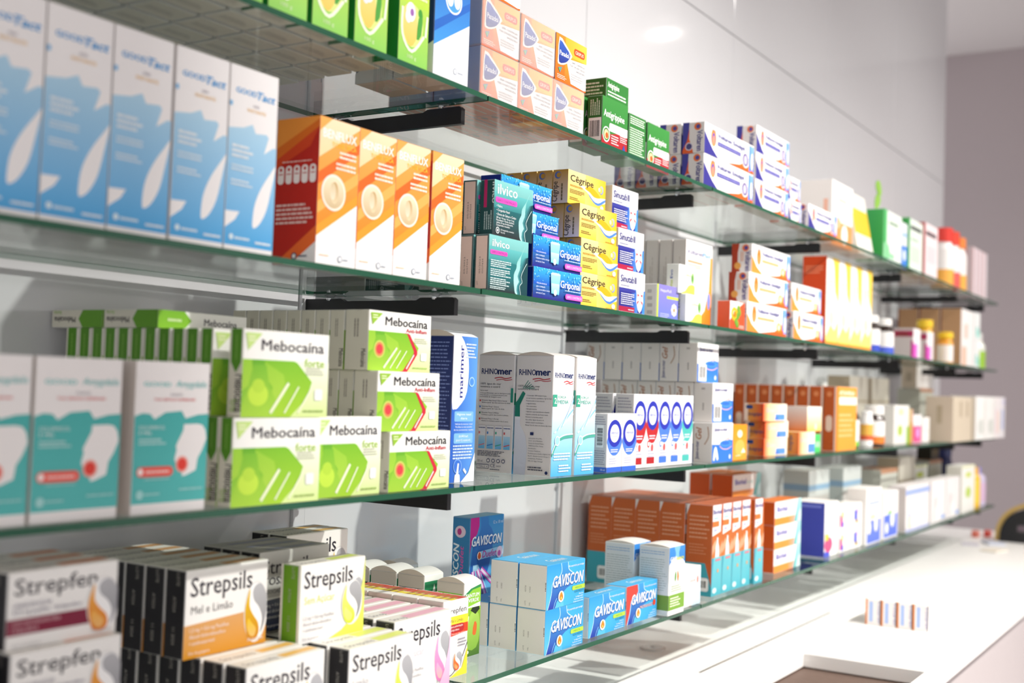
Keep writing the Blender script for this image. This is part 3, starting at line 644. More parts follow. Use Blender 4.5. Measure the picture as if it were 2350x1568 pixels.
# --- green and red cold tablets
GR, GR2, RD = '2f7f34', '3c8f3f', 'b3222c'
c = Card(.101, .03, .089, GR, {'L': '2c6f30', 'T': '3c8f3f', 'B': '2c6f30'}, flaps='L'); c.rect('F', 0, 0, 1, 1, GR, GR2); c.poly('F', [(0, 0), (1, 0), (1, .42), (0, .2)], RD); c.rrect('F', .28, .33, 1.1, .5, 'f3f0ee', .3); c.text('F', 'Antigrippine', .06, .6, .15, 'ffffff', w=.8, bold=.016)
c.disc('F', .17, .24, .16, 'f3f0ee'); c.disc('F', .17, .24, .13, '2f7f34'); c.disc('F', .17, .24, .1, 'f3d9a0'); c.disc('F', .19, .22, .06, 'e2571f'); c.lines('F', .36, .08, .66, .28, 4, 'f6d8d8', 4); c.lines('F', .7, .18, .98, .34, 4, 'f6d8d8', 5); c.poly('F', [(.8, .04), (.92, .04), (.86, .16)], '2f4fa8')
c.barcode('L', .1, .08, .95, .55, rot=0); c.lines('L', .15, .6, .85, .95, 5, 'd3e6d0', 4, rot=90); kind('green_red', c)
c = Card(.088, .06, .036, GR, {'L': '2c6f30'}, flaps='L'); c.text('F', 'Antigrippine', .06, .55, .3, 'ffffff', w=.5, bold=.02); c.lines('F', .06, .1, .9, .42, 2, 'e3f0e0', 4, rag=.1); c.lines('L', .1, .15, .9, .85, 4, 'd3e6d0', 5); kind('green_flat', c)
c = Card(.072, .06, .089, '35803a', {'L': '2c6f30'}); c.lines('F', .06, .78, .94, .96, 4, 'e3f0e0', 3, rag=.1); c.lines('F', .06, .14, .94, .72, 12, 'd9ead6', 4, rag=.2); c.text('F', 'Antigrippine', .2, .05, .05, 'ffffff', w=.7, bold=.02); kind('green_back', c)
# --- pink-lipped throat boxes (third shelf, near end)
c = Card(.104, .05, .164, 'efebea', {'L': 'd4cbc4', 'R': 'e2dbd6', 'B': 'd4cbc4', 'T': 'efebea'}); c.poly('F', [(0, .07), (1, .07), (1, .655), (.85, .65), (.68, .625), (.62, .675), (.4, .665), (.26, .62), (.2, .655), (.1, .66), (0, .64)], '55b9b6', '46aeab')
c.poly('F', [(.66, .585), (.655, .545), (.605, .49), (.57, .452), (.562, .435), (.575, .418), (.55, .36), (.556, .338), (.62, .325), (.655, .30), (.66, .238), (.71, .242), (.85, .275), (.86, .31), (.87, .355), (.93, .41), (.985, .485), (.965, .545), (.92, .58), (.85, .588)], 'efebea')
c.disc('F', .655, .318, .055, 'ee9f94'); c.disc('F', .655, .318, .04, 'e23c30')
c.text('F', 'GOOD', .1, .835, .03, '63c4c2', w=.36, bold=.02); c.text('F', 'Amygdalis', .52, .835, .045, '52b8b6', w=.44, shear=.3); c.text('F', 'FORTE', .46, .775, .016, '7a7080', w=.16); c.text('F', 'TUA LÍNGUA SUPERIORS', .24, .742, .016, 'e06a6a', w=.56, bold=.02)
c.text('F', 'DOLORMICOL', .06, .555, .024, 'e4f2f1', w=.34); c.text('F', 'E MEL', .06, .52, .024, 'e4f2f1', w=.17); c.lines('F', .06, .45, .42, .5, 2, 'b4dedc', 5)
c.rrect('F', .05, .245, .53, .31, 'ea5b4f', .5); c.disc('F', .1, .278, .022, 'f6e9e6'); c.lines('F', .17, .265, .48, .29, 1, 'f6d8d2', 6, rag=.02); c.lines('F', .15, .22, .5, .238, 1, 'a4d8d6', 7, rag=.1)
c.disc('F', .1, .13, .03, 'a4d8d6'); c.lines('F', .16, .12, .36, .145, 1, 'a4d8d6', 8, rag=.02); c.lines('F', .62, .14, .95, .165, 1, 'a4d8d6', 9, rag=.02); kind('teal_throat', c)
# --- lime pastille cartons
def lime(w, d, h, anti):
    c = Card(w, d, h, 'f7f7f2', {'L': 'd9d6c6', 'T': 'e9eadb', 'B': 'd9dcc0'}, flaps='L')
    c.rect('F', 0, 0, 1, .66, 'd8ec9a', 'f6f9e8')
    c.poly('F', [(0, .0), (.55, .0), (.74, .22), (.80, .42), (.62, .64), (.58, .66), (0, .66)], 'a7d236', '7fbf2e')
    c.poly('F', [(.32, 0), (.5, .3), (.46, .5), (.2, .66), (0, .66), (0, 0)], 'b4d84a', '97cc3a'); c.poly('F', [(.0, .3), (.12, .4), (.1, .66), (.24, .66), (.26, .45), (.34, .35), (.3, .0), (0, 0)], '9ccf3e', '69b02c', sm=0)
    c.poly('F', [(0, .1), (.06, .32), (.12, .6), (.26, .6), (.3, .36), (.38, .2), (.38, 0), (0, 0)], 'a9d542', '7cbd33')
    if anti:
        c.poly('F', [(.52, .66), (.6, .65), (.72, .36), (.72, .3), (.56, .02), (.5, .0), (.55, .0), (.62, .02), (.78, .31), (.78, .36), (.65, .64), (.62, .66)], 'd3283f')
        c.poly('F', [(.54, .0), (.62, .0), (.775, .3), (.74, .38), (.7, .28)], 'd3283f')
        for r, q in ((.15, 'c8cf62'), (.115, 'e08a5a'), (.08, 'e0454a')): c.disc('F', .17, .36, r, q)
        c.text('F', 'Mebocaína', .25, .77, .15, '28232a', w=.68, bold=.014); c.text('F', 'Anti-Inflam', .58, .675, .07, 'd3283f', w=.34, bold=.01)
    else:
        c.ell('F', .18, .26, .11, .13, 'c3e64a'); c.ell('F', .18, .36, .07, .08, 'b7dd44')
        c.text('F', 'Mebocaína', .2, .77, .13, '34303a', w=.73, bold=.014); c.text('F', 'forte', .70, .6, .1, 'a9cf4a', w=.24, bold=.01)
    for k in range(3):
        x = .32+.16*k if not anti else .24+.1*k
        c.stroke('F', [(x, .05), (x+.16, .36)] if k else [(x, .05), (x+.2, .4)], .022 if k else .04, 'f3f6da', sm=0)
    if anti: c.stroke('F', [(.6, .05), (.72, .3)], .03, 'f6e9ea', sm=0)
    c.poly('F', [(.02, .96), (.2, .96), (.05, .76)], '9ac63c' if anti else 'c9e58a'); c.lines('F', .05, .86, .14, .94, 2, 'e9f2c8', 5)
    c.lines('F', .72, .5, .95, .6, 3, 'c9cbb8', 6); c.rrect('F', .83, .2, .93, .34, 'f1f1ee', .2); c.lines('F', .7, .05, .95, .1, 1, 'a8c070', 8, rag=.1)
    if anti: c.text('L', 'Mebocaína', .72, .35, .1, '4a4440', rot=-90, w=.3, bold=.02); c.lines('L', .35, .55, .6, .9, 2, '9a958a', 4, rot=90, rag=.6)
    else:
        c.poly('L', [(.18, 1), (.92, 1), (.92, .62), (.55, .5), (.18, .62)], '4f8a1c'); c.lines('L', .45, .65, .6, .95, 1, '7fae4a', 4, rot=90); c.text('L', 'Mebocaína', .55, .48, .16, '2f2a30', rot=-90, w=.42, bold=.02); c.text('L', 'forte', .22, .2, .12, '8ab83a', rot=-90, w=.14)
    return c
kind('lime_forte', lime(.150, .0225, .103, False)); kind('lime_forte_s', lime(.132, .0225, .1035, False)); kind('lime_anti', lime(.143, .0255, .0825, True)); kind('lime_anti_thick', lime(.143, .041, .0825, True))
# lying carton (its long side faces out)
c = Card(.150, .100, .0225, 'f5f4ee', {'L': 'd6d3c4', 'T': 'dfe6c0'}, flaps='L'); c.poly('F', [(0, 0), (.28, 0), (.36, .5), (.28, 1), (0, 1)], '8fc832', '7fbb2c'); c.text('F', 'Mebocaína', .5, .3, .4, '4a464c', w=.38, bold=.02); c.lines('F', .1, .35, .26, .65, 1, 'd9ecae', 3); c.text('F', 'forte', .8, .02, .2, 'a9cf4a', w=.14)
c.poly('L', [(.62, 0), (1, 0), (1, 1), (.62, 1), (.54, .5)], '5f9a24'); c.text('L', 'Mebocaína', .48, .6, .34, '2f2a30', rot=180, w=.42, bold=.02); c.text('L', 'forte', .2, .95, .22, '8ab83a', rot=180, w=.15); kind('lime_lying', c)
# --- blue sea-water carton, white nasal-spray cartons
c = Card(.066, .07, .225, '2f6fd0', {'L': '1c2c66', 'T': 'e3e5ea', 'B': 'dfe6f2'}, flaps='LT', dome=.009)
c.hgrad('F', 0, 0, 1, 1, '2a62c8', '5f9fe8'); c.poly('F', [(0, .55), (0, 1), (.3, 1), (.62, .86), (.6, .62), (.3, .52), (.12, .5)], 'f5f6fa', sm=3); c.text('F', 'marimer', .42, .58, .12*.42, '24348c', rot=90, w=.36, bold=.016)
c.rrect('F', .12, .415, .9, .485, '7fbaf0', .15); c.para('F', ('Higiene nasal', 'diária'), .51, .458, .016, .028, 'f3f9fe', .045, 'C'); c.rrect('F', .12, .265, .9, .335, '7fbaf0', .15); c.para('F', ('Διαθέσιμη', 'ρινική υγιεινή'), .51, .308, .016, .028, 'f3f9fe', .042, 'C')
c.para('F', ('Hidrata la mucosa nasal', 'Facilita la evacuación', 'de las secreciones nasales'), .51, .393, .012, .02, 'eaf3fd', .031, 'C'); c.lines('F', .1, .155, .92, .26, 5, 'cfe3fa', 7, rag=.2); c.lines('F', .5, .85, .95, .96, 5, 'cfe0f6', 8); c.disc('F', .78, .69, .035, '9cc8f4'); c.disc('F', .78, .69, .025, '4f8fe0')
c.poly('F', [(.45, 0), (.75, .06), (1, .2), (1, 0)], 'f1f4fa'); c.disc('F', .3, .11, .05, '7aa8ee'); c.disc('F', .3, .11, .042, '3a72d2'); c.poly('F', [(.18, .0), (.42, .0), (.4, .05), (.34, .06), (.36, .13), (.3, .13), (.26, .06), (.2, .05)], 'eaf0fa'); c.stroke('F', [(.55, .09), (.66, .06)], .02, 'eaf0fa', sm=0)
c.lines('L', .05, .35, .95, .97, 24, '6f7fb8', 9, rag=.15, fill=.35); c.lines('L', .05, .05, .95, .3, 9, '5f70aa', 10, rag=.3, fill=.35); kind('sea_blue', c)
c = Card(.0715, .074, .2045, 'f3f3f4', {'L': 'e6e0da', 'T': 'eceae8', 'B': 'e0dcd8'}, flaps='LT', dome=.006)
c.rect('F', 0, 0, 1, .33, '4fb3ea', 'a8dcf6'); c.rect('F', 0, .33, 1, .62, 'a8dcf6', 'eef5fa'); c.text('F', 'RHINO', .08, .82, .045, '26356f', w=.47, bold=.02); c.text('F', 'mer', .56, .82, .055, '26356f', w=.38, bold=.035)
c.stroke('F', [(.5, .785), (.65, .795), (.8, .785), (.93, .795)], .008, 'd03a3f'); c.stroke('F', [(.58, .77), (.72, .778), (.85, .77), (.95, .778)], .006, 'd03a3f')
c.rect('F', 0, .58, .2, .68, '3fa98c'); c.text('F', '2', .07, .605, .05, 'ffffff', w=.1, bold=.02); c.text('F', 'FORÇA', .24, .65, .022, '4fae9c', w=.38); c.text('F', 'MÉDIA', .24, .605, .032, '4fae9c', w=.5)
for k in range(5): c.stroke('F', [(.1+.1*k, .36+.015*k), (.45+.08*k, .42+.03*k), (1, .52+.04*k)], .012, '8cc8ee' if k % 2 else 'e9f4fb')
c.stroke('F', [(0, .17), (.25, .28), (.55, .32), (1, .33)], .022, '4fae9c'); c.stroke('F', [(0, .19), (.25, .3), (.55, .34), (1, .35)], .01, 'ffffff'); c.disc('F', .25, .295, .042, 'dff2fa'); c.disc('F', .25, .295, .032, '9fd8f4')
c.lines('F', .1, .13, .92, .2, 3, 'e8f5fc', 4, rag=.2); c.lines('F', .35, .03, .92, .1, 3, 'e8f5fc', 5, rag=.3)
c.text('L', 'RHINO', .08, .835, .05, '24305f', w=.45, bold=.025); c.text('L', 'mer', .54, .835, .06, '24305f', w=.38, bold=.045); c.stroke('L', [(.45, .8), (.62, .81), (.75, .8), (.92, .81)], .008, 'b8363c'); c.stroke('L', [(.5, .785), (.66, .793), (.78, .785), (.94, .793)], .006, 'b8363c')
import copy as _cp
cb = _cp.deepcopy(c); c.text('L', '100% água do mar', .06, .775-.03, .017, '4a4a55', w=.58); c.text('L', 'isotónica e estéril', .06, .72, .017, '4a4a55', w=.55); c.para('L', ('Spray nasal',), .06, .69, .011, .02, '4a4a58', .019); c.para('L', ('A Forças Rhinomer, que se distinguem pela', 'força do jato e consequentemente pela', 'intensidade da lavagem nasal:'), .06, .668, .011, .016, '4a4a58', .0205)
for k, q in enumerate(('d0504f', '3f7fc8', '2f8f5f', 'd0504f')): c.rect('L', .05, .60-.052*k, .09, .615-.052*k, q); c.para('L', (('Rhinomer Baby Força 0 (Extra Suave):', 'Bebés a partir das duas semanas de idade.'), ('Rhinomer Força 1 (Suave):', 'Bebés a partir de 1 ano de idade.'), ('Rhinomer Força 2 (Média):', 'Crianças a partir dos 2 anos e adultos.'), ('Rhinomer Força 3 (Forte):', 'Adultos e crianças a partir dos 6 anos.'))[k], .12, .605-.052*k, .0115, .018, '4a4a58', .0195)
for k, q in enumerate(('e07a7a', '3f7fc8', '3fa98c', 'd0504f')): c.rect('L', .05+.235*k, .2, .25+.235*k, .395, 'e9e6e4'); c.rect('L', .06+.235*k, .2, .24+.235*k, .31, '5fb0dc', 'b4d8ea'); c.rect('L', .06+.235*k, .325, .1+.235*k, .345, q); c.lines('L', .06+.235*k, .37, .24+.235*k, .385, 1, '3a4680', 3, rag=.02); c.stroke('L', [(.07+.235*k, .225), (.23+.235*k, .24)], .008, q, sm=0)
c.lines('L', .05, .135, .85, .185, 4, '5a5a66', 8); c.text('L', '135 ml', .05, .085, .02, '3a3f5f', w=.15)
for k in range(4): c.disc('L', .36+.14*k, .10, .017, '3a3f5f'); c.disc('L', .36+.14*k, .10, .011, 'e6e0da')
c.rect('L', .04, .03, .38, .065, '3a3f5f'); c.rect('L', .05, .034, .37, .061, 'e6e0da'); c.text('L', 'STERILE A', .065, .039, .017, '3a3f5f', w=.29); c.text('L', 'CE', .43, .045, .03, '3a3f5f', w=.13); c.text('L', '0459', .6, .05, .014, '3a3f5f', w=.12); c.lines('L', .42, .02, .7, .035, 1, '5a5a66', 9, rag=.05)
c.rect('L', .93, .6, 1, .72, '2f8f7a'); c.rect('R', 0, 0, 1, .5, 'a8dcf6'); kind('nasal_info', c)
c = cb
c.poly('L', [(0, .0), (.32, .0), (.36, .22), (.3, .33), (.15, .42), (.14, .47), (0, .47)], 'c9cdd8', 'e4e5ea', sm=0); c.poly('L', [(0, .47), (.14, .47), (.13, .58), (.27, .68), (.2, .7), (.06, .62), (0, .6)], '1f7f6a'); c.poly('L', [(0, .46), (.15, .46), (.15, .485), (0, .485)], 'e9eaee')
for k in range(5): c.stroke('L', [(.2+.04*k, .72), (.34+.045*k, .79-.015*k)], .006, '4a8f7a', sm=0)
c.text('L', '100% água do mar', .06, .735, .017, '4a4a55', w=.6); c.text('L', 'isotónica e estéril', .06, .71, .017, '4a4a55', w=.56); c.para('L', ('• Composição: 100% solução de água', 'do mar isotónica equivalente a 9g/l de NaCl.', 'Preserva todos os seus minerais', 'e oligoelementos.', '• Sem conservantes', '• Sem gás propulsor', '• Aplicador nasal especialmente adaptado', 'respeita a anatomia das fossas nasais.', 'Rhinomer é um produto natural', 'Não utilizar depois do prazo de', 'validade indicado na embalagem.', 'Manter fora da vista e do alcance das crianças.'), .3, .66, .0115, .0225, '4a4a58', .0158); c.para('L', ('Laboratoire de la Mer,', 'Z.A.C. de la Madeleine,', 'Avenue du Général Patton,', '35400 Saint-Malo, França', 'Distribuidor:', 'Consumer Healthcare,', 'Produtos para a Saúde e Higiene, Lda', 'Rua Dr. António Loureiro Borges, 3,', 'Arquiparque, Miraflores', '1495-131 Algés, Portugal'), .4, .305, .0105, .021, '4a4a58', .0165); c.rect('L', .44, .335, .53, .36, '24305f'); c.lines('L', .4, .04, .9, .08, 2, '5a5a66', 15); c.disc('L', .9, .03, .014, '24305f'); kind('nasal', c)
# --- nasal drops with the ring emblem
def drops(w, d, h, tail, foot):
    c = Card(w, d, h, 'f6f6f7', {'L': 'dcd8d8', 'T': 'f1f1f2'}, flaps='L'); W, Hh = w, h; ry = .27*min(1, .107/h*1.0); 
    cyy = .66 if h < .12 else .71
    c.poly('F', [(.05, cyy-.05), (.06, cyy-.24), (.3, cyy-.36), (.5, cyy-.38), (.7, cyy-.36), (.94, cyy-.24), (.95, cyy-.05)], tail, sm=2)
    c.ell('F', .5, cyy, .47, .235 if h < .12 else .2, '2a35b0'); c.ell('F', .5, cyy, .31, .155 if h < .12 else .13, 'f6f6f7'); c.text('F', 'vibrocil', .5, cyy-.01, .05, '6f7cc4', w=.48, align='C', bold=.02); c.lines('F', .32, cyy-.06, .68, cyy-.035, 1, 'b8bee0', 4, rag=.05)
    c.lines('F', .25, cyy-.33, .75, cyy-.26, 2, 'eef0fb', 3, rag=.1); c.rect('F', 0, 0, 1, .085, foot) if h < .12 else c.rect('F', .08, .05, .7, .14, foot); c.lines('F', .15, .13, .7, .25, 3, 'c6c8da', 5)
    if h > .12: c.ell('F', .2, .32, .1, .05, tail); c.ell('F', .2, .32, .06, .03, 'f6f6f7'); c.ell('F', .5, .27, .1, .05, 'd05f5f')
    c.lines('L', .12, .8, .9, .96, 4, 'a8a4ae', 6)
    if h < .12: c.barcode('L', .25, .42, .75, .8, rot=1); c.rect('L', 0, 0, 1, .085, '3f6fd0'); c.text('L', '10 ml', .6, .025, .035, 'ffffff', w=.3); c.lines('L', .1, .12, .9, .38, 7, 'a8a4ae', 7)
    else: c.lines('L', .12, .35, .9, .78, 12, 'b8b4bc', 8); c.poly('L', [(.8, .55), (1, .78), (1, .5)], '2a35b0', sm=0)
    return c
kind('drops_small', drops(.0585, .03, .107, '4f7fe0', '3f6fd8')); kind('drops_red', drops(.056, .04, .144, 'c02a2f', 'b8252c')); kind('drops_blue', drops(.056, .04, .144, '4f7fe8', '4a7be0')); kind('drops_teal', drops(.056, .04, .144, '4fbdb4', '4fbdb4'))
# --- white cartons with the blue wave
def wave(plain):
    c = Card(.117, .0445, .0865, 'f4f3f4', {'L': 'e6e0db', 'T': 'efeded', 'B': 'd8d2ce'}, flaps='L'); c.poly('F', [(0, 0), (1, 0), (1, .55), (.8, .57), (.55, .45), (.3, .45), (0, .46)], '3a7fdc', '2f74d6'); c.ell('F', .66, .47, .3, .085, '4a90e4'); c.ell('F', .64, .48, .2, .045, '3470d0'); c.stroke('F', [(.35, .42), (.5, .34), (.75, .33), (.95, .4)], .025, 'e6b6b2')
    c.text('F', 'Jasen-u-mer', .08, .79, .1, '3a3a84', w=.64, bold=.03); c.text('F', 'Gel', .62, .56, .12, 'c9968a', w=.25, shear=.3)
    if plain: c.barcode('F', .05, .03, .42, .45)
    else: c.poly('F', [(.04, .08), (.1, .36), (.2, .38), (.3, .1), (.22, .06), (.17, .2), (.12, .06)], 'f1f3f7', sm=2)
    c.disc('F', .86, .13, .06, 'dfe8f6')
    if plain: c.lines('L', .4, .8, .6, .9, 1, 'b0aaa6', 3); c.lines('L', .42, .3, .58, .5, 1, 'b0aaa6', 4, rot=90)
    else: c.text('L', 'Gel', .42, .58, .16, 'a8622f', rot=90, w=.3, shear=.3, bold=.02); c.text('L', 'Jasen-u-mer', .3, .08, .1, '38387c', rot=90, w=.45, bold=.02); c.stroke('L', [(.75, .9), (.8, .65), (.6, .45)], .025, 'b08a6a')
    return c
kind('wave', wave(False)); kind('wave_code', wave(True))
# --- orange odds and ends on the third shelf
c = Card(.086, .04, .081, 'f59a1e'); c.rect('F', 0, 0, 1, 1, 'f7a63c', 'f9961c'); c.ell('F', .5, .34, .34, .24, 'fbb85a'); c.ell('F', .48, .74, .18, .11, 'fde9cf'); c.poly('F', [(.58, .2), (.75, .34), (.92, .2)], 'fdf2e2'); c.lines('F', .2, .1, .55, .16, 1, 'fde0bb', 4); kind('orange_sun', c)
c = Card(.2, .036, .182, 'f3a03c', {'L': 'b0501e', 'T': 'd8b8a0'}, flaps='L'); c.rect('F', 0, .72, 1, .84, 'fdf3e6'); c.text('F', 'VITAMINA', .12, .87, .07, 'fff2de', w=.76, bold=.03); c.lines('F', .15, .2, .85, .6, 5, 'f8bf7a', 5); c.hgrad('F', 0, 0, .14, 1, 'd8832a', 'f0983a'); c.rect('L', .86, 0, 1, 1, 'd8c0b4'); c.rrect('L', .2, .3, .7, .55, 'e0c4b0', .2); c.disc('L', .45, .88, .04, 'd08050'); kind('orange_tall', c)
c = Card(.168, .05, .043, 'fbe9c6', {'L': 'c98a2e', 'T': 'f2e2c8'}, flaps='L'); c.hgrad('F', 0, 0, .25, 1, 'f0602a', 'fbd9a0'); c.hgrad('F', .25, 0, 1, 1, 'fbd9a0', 'fdf4e4'); c.rect('F', .5, .05, .92, .4, '5a94e0'); c.text('F', 'Gripe', .12, .5, .28, '9aa6d8', w=.34); c.poly('F', [(.45, .1), (.6, .3), (.62, .05)], '3f74d0')
c.hgrad('L', 0, 0, 1, 1, 'd0a24a', 'c03a1e'); c.rect('L', 0, 0, .2, 1, 'e6d6c8'); c.rrect('L', .1, .68, .45, .9, '24427f', .4); c.text('L', 'Actigripe', .2, .3, .22, '5a4a6a', w=.7, bold=.02); kind('flame_tablet', c)
c = Card(.12, .06, .066, 'fbeed6', {'L': 'c8a878'}); c.rect('F', 0, 0, 1, 1, 'f8c860', 'fdf8ee'); c.disc('F', .6, .2, .14, 'fde8d0'); c.rect('L', 0, 0, 1, 1, 'c46a2a', 'd8d0d0'); kind('flame_soft', c)
c = Card(.13, .05, .058, 'fbd9a0', {'L': 'c98a2e'}); c.hgrad('F', 0, 0, .3, 1, 'f08040', 'fbdcae'); c.hgrad('F', .3, 0, 1, 1, 'fbdcae', 'fdf6ec'); c.rect('F', .58, .05, 1, .45, '5a94e0'); c.text('F', 'Gripe', .12, .55, .22, '9aa6d8', w=.4); c.hgrad('L', 0, 0, 1, 1, 'd8b04a', 'c0602a'); c.text('L', 'Actigripe', .65, .15, .2, '4a4a70', rot=90, w=.7, bold=.02); c.rrect('L', .12, .1, .32, .35, '24427f', .4); kind('flame_low', c)
c = Card(.05, .03, .05, '4fc868'); c.rect('F', .1, .3, .9, .6, 'a8e8b0'); kind('green_small', c)
# --- honey and lemon style pastilles
def past(w, d, h, title, col, col2, sub, subcol, low, lcol='1d1b1f', tcol='241f2c', band=None):
    c = Card(w, d, h, 'f5f3f0', {'L': lcol, 'T': 'eeebe2', 'B': 'd8d4cc'}, flaps='LT')
    if low: c.poly('F', [(0, 0), (1, 0), (1, .2), (.85, .36), (.7, .42), (0, .38)], low, mixc(low, 'ffffff', .12), sm=0)
    c.text('F', title, .06, .7, .225, tcol, w=.74, bold=.012); c.text('F', sub, .07, .5, .095, subcol, w=.045*len(sub))
    swirl(c, 'F', .86, .4, .135, .34, col, col2)
    if band: c.poly('F', [(0, .19), (.76, .19), (.74, .40), (0, .40)], band); c.para('F', ('AÇÃO ANTI-INFLAMATÓRIA', 'E ANALGÉSICA'), .04, .315, .05, .085, 'e8c0c6', .0195); c.para('F', ('LARANJA SEM AÇÚCAR', '8,75 mg pastilhas · flurbiprofeno'), .05, .545, .055, .085, '5f5878', .0185); swirl(c, 'F', .865, .42, .14, .36, col, col2)
    tc_ = mixc(low, 'ffffff', .75) if low else 'b4b0b4'
    if not band: c.para('F', ('1,2 mg + 0,6 mg Pastilhas', 'Álcool diclorobenzílico', '+ amilmetacresol'), .06, .3, .045, .075, tc_, .0185)
    c.text('F', 'Dor de garganta', .06, .045, .035, tc_, w=.24); c.text('F', '36 pastilhas', .76, .06, .04, tc_, w=.2)
    c.text('L', 'LOTE', .55, .97, .05, 'a8a49c', rot=-90); c.text('L', 'AT024', .4, .7, .05, 'a8a49c', rot=-90); c.text('L', '11 2024', .4, .35, .05, 'a8a49c', rot=-90)
    c.text('T', title, .06, .25, .32, '5a5560', w=.4); c.poly('T', [(.52, .2), (.98, .3), (.98, .75), (.52, .62)], mixc(low or col, 'ffffff', .1))
    return c
kind('honey', past(.138, .0335, .105, 'Strepsils', 'c9820f', 'e8c01c', 'Mel e Limão', '3a3438', 'd48f1e')); kind('honey_low', past(.138, .0335, .105, 'Strepsils', 'e0a80f', 'f3cf3a', 'Mel e Limão', '5a5458', 'eeb63a'))
c = past(.138, .0335, .105, 'Strepsils', '2a3f7a', '4a6aa8', '', '3a3438', '1f2d52'); c.rect('F', 0, .42, 1, 1, 'c6c4c0', 'd2d0ca'); c.text('F', 'Strepsils', .05, .72, .18, '2a262e', w=.72, bold=.012); c.text('F', 'TOSSE', .06, .58, .1, '3a3640', w=.34, bold=.02); c.text('F', 'ASSOCIADA À TOSSE', .06, .47, .055, '5a5660', w=.5); c.rect('T', 0, 0, 1, 1, 'b4b2ac'); c.rect('T', .2, .3, .9, .6, '8c8fa8'); kind('navy_cough', c)
c = past(.131, .033, .102, 'Strepsils', 'c3d62a', 'e2ec7a', 'Sem Açúcar', 'd8de5a', None, '6fa51e'); c.poly('F', [(.45, 0), (1, 0), (1, 1), (.97, .7), (.85, .25), (.65, .08)], 'dfe85a', 'e9f08a', sm=0); swirl(c, 'F', .8, .42, .15, .28, 'd3e03a', 'e9f08a'); c.rect('L', 0, 0, .12, 1, 'efe9e0'); c.rect('L', .9, 0, 1, 1, 'efe9e0'); kind('lime_sugarfree', c)
kind('lemon', past(.138, .033, .100, 'Strepsils', 'c9d83a', 'e0ea6a', 'Limão', 'a8a4a8', None)); kind('pink_past', past(.138, .033, .109, 'Strepsils', 'e87ab8', 'f3a8d4', 'Sem açúcar', 'f0c4d0', None)); c = KINDS['pink_past']['card']; c.poly('F', [(.8, 0), (1, 0), (1, .9), (.97, .5), (.9, .2)], 'f3b8da', 'f9dcec'); c.text('F', 'ANOS', .12, .12, .05, 'd8a24a', w=.14)
c = KINDS['lemon']['card']; c.poly('T', [(.5, .15), (.98, .25), (.98, .8), (.5, .7)], 'dfe87a'); c = KINDS['pink_past']['card']; c.poly('T', [(.3, .15), (.98, .25), (.98, .8), (.3, .7)], 'eab4c4')
kind('burgundy', past(.128, .036, .0735, 'Strepfen', 'e07a1a', 'f2b04a', '', '8a8496', None, band='7f1436')); kind('burgundy_back', past(.128, .036, .085, 'Strepfen', 'c9820f', 'e8c01c', '', '8a8496', None)); kind('support_past', past(.13, .04, .103, 'Strepfen', 'e07a1a', 'f2b04a', '', '8a8496', None, band='7f1436'))
c = Card(.128, .05, .0735, 'e9edf4'); c.rect('F', 0, 0, 1, .45, '3f7fc4', 'b8d0ea'); c.disc('F', .93, .48, .17, 'd2323a'); c.text('F', 'x7', .9, .8, .1, '8a90b8'); kind('blue_red_edge', c)
# --- yellow/red throat spray, green throat spray
c = Card(.067, .0475, .1165, 'f7f5f2', {'L': 'd6c9c4', 'T': 'f3efe8'}, flaps='LT'); c.text('F', 'Strepfen', .08, .83, .075, '2a2630', w=.84, bold=.006); c.rect('F', 0, .68, 1, .79, 'f6e23a'); c.text('F', 'Spray Mel e Limão', .04, .71, .045, '4a4430', w=.76); c.poly('F', [(0, .52), (1, .56), (1, .68), (0, .68)], 'e2451c'); c.rrect('F', .03, .575, .85, .685, 'b8242a', .5); c.text('F', 'Solução para pulverização', .09, .645, .026, 'ffe6e0', w=.7, bold=.02); c.text('F', 'bucal Flurbiprofeno', .09, .6, .026, 'ffe6e0', w=.55, bold=.02); c.text('F', 'Para uso em adultos', .35, .55, .024, 'ffe6e0', w=.55)
c.poly('F', [(.1, .1), (.42, .1), (.42, .3), (.36, .34), (.34, .46), (.5, .47), (.5, .5), (.16, .5), (.14, .36), (.08, .3)], 'e9e7ea', 'f6f5f6', sm=0); c.poly('F', [(.06, .12), (.3, .12), (.3, .25), (.06, .27)], 'f0dc4a'); c.rect('F', .08, .15, .26, .2, 'd2452a'); c.poly('F', [(.3, 0), (1, 0), (1, .35), (.92, .25), (.8, .1)], 'f3e23a'); c.stroke('F', [(.0, .02), (.4, .04), (.75, .2), (1, .42)], .012, '3a363c'); swirl(c, 'F', .62, .2, .17, .12, 'd8401c', 'f09a4a'); c.lines('F', .6, .38, .95, .5, 3, '9a96a0', 5)
c.poly('T', [(.3, 0), (.55, 0), (.55, 1), (.3, 1)], 'f3dc3a'); c.rect('T', .58, 0, .95, 1, 'd0452a'); c.lines('T', .3, .1, .92, .9, 3, 'b08a3a', 4); c.text('L', 'Strepfen', .12, .72, .1, '2a2630', w=.8, bold=.01); c.rect('L', 0, 0, 1, .6, 'cfc0ba'); kind('red_spray', c)
c = Card(.049, .055, .120, 'f6f5f0', {'L': 'd8cdbf', 'T': 'efece6'}, flaps='LT', dome=.008); c.poly('F', [(0, .66), (1, .72), (1, .93), (.5, .9), (0, .82)], '8cc63a'); c.poly('F', [(0, .84), (.4, .92), (1, .96), (1, .92), (.5, .9), (0, .8)], '2f8a4a'); c.text('F', 'TANTUM', .08, .8, .055, 'ffffff', w=.82, bold=.02); c.text('F', 'VERDE', .26, .735, .05, 'ffffff', w=.62, bold=.02)
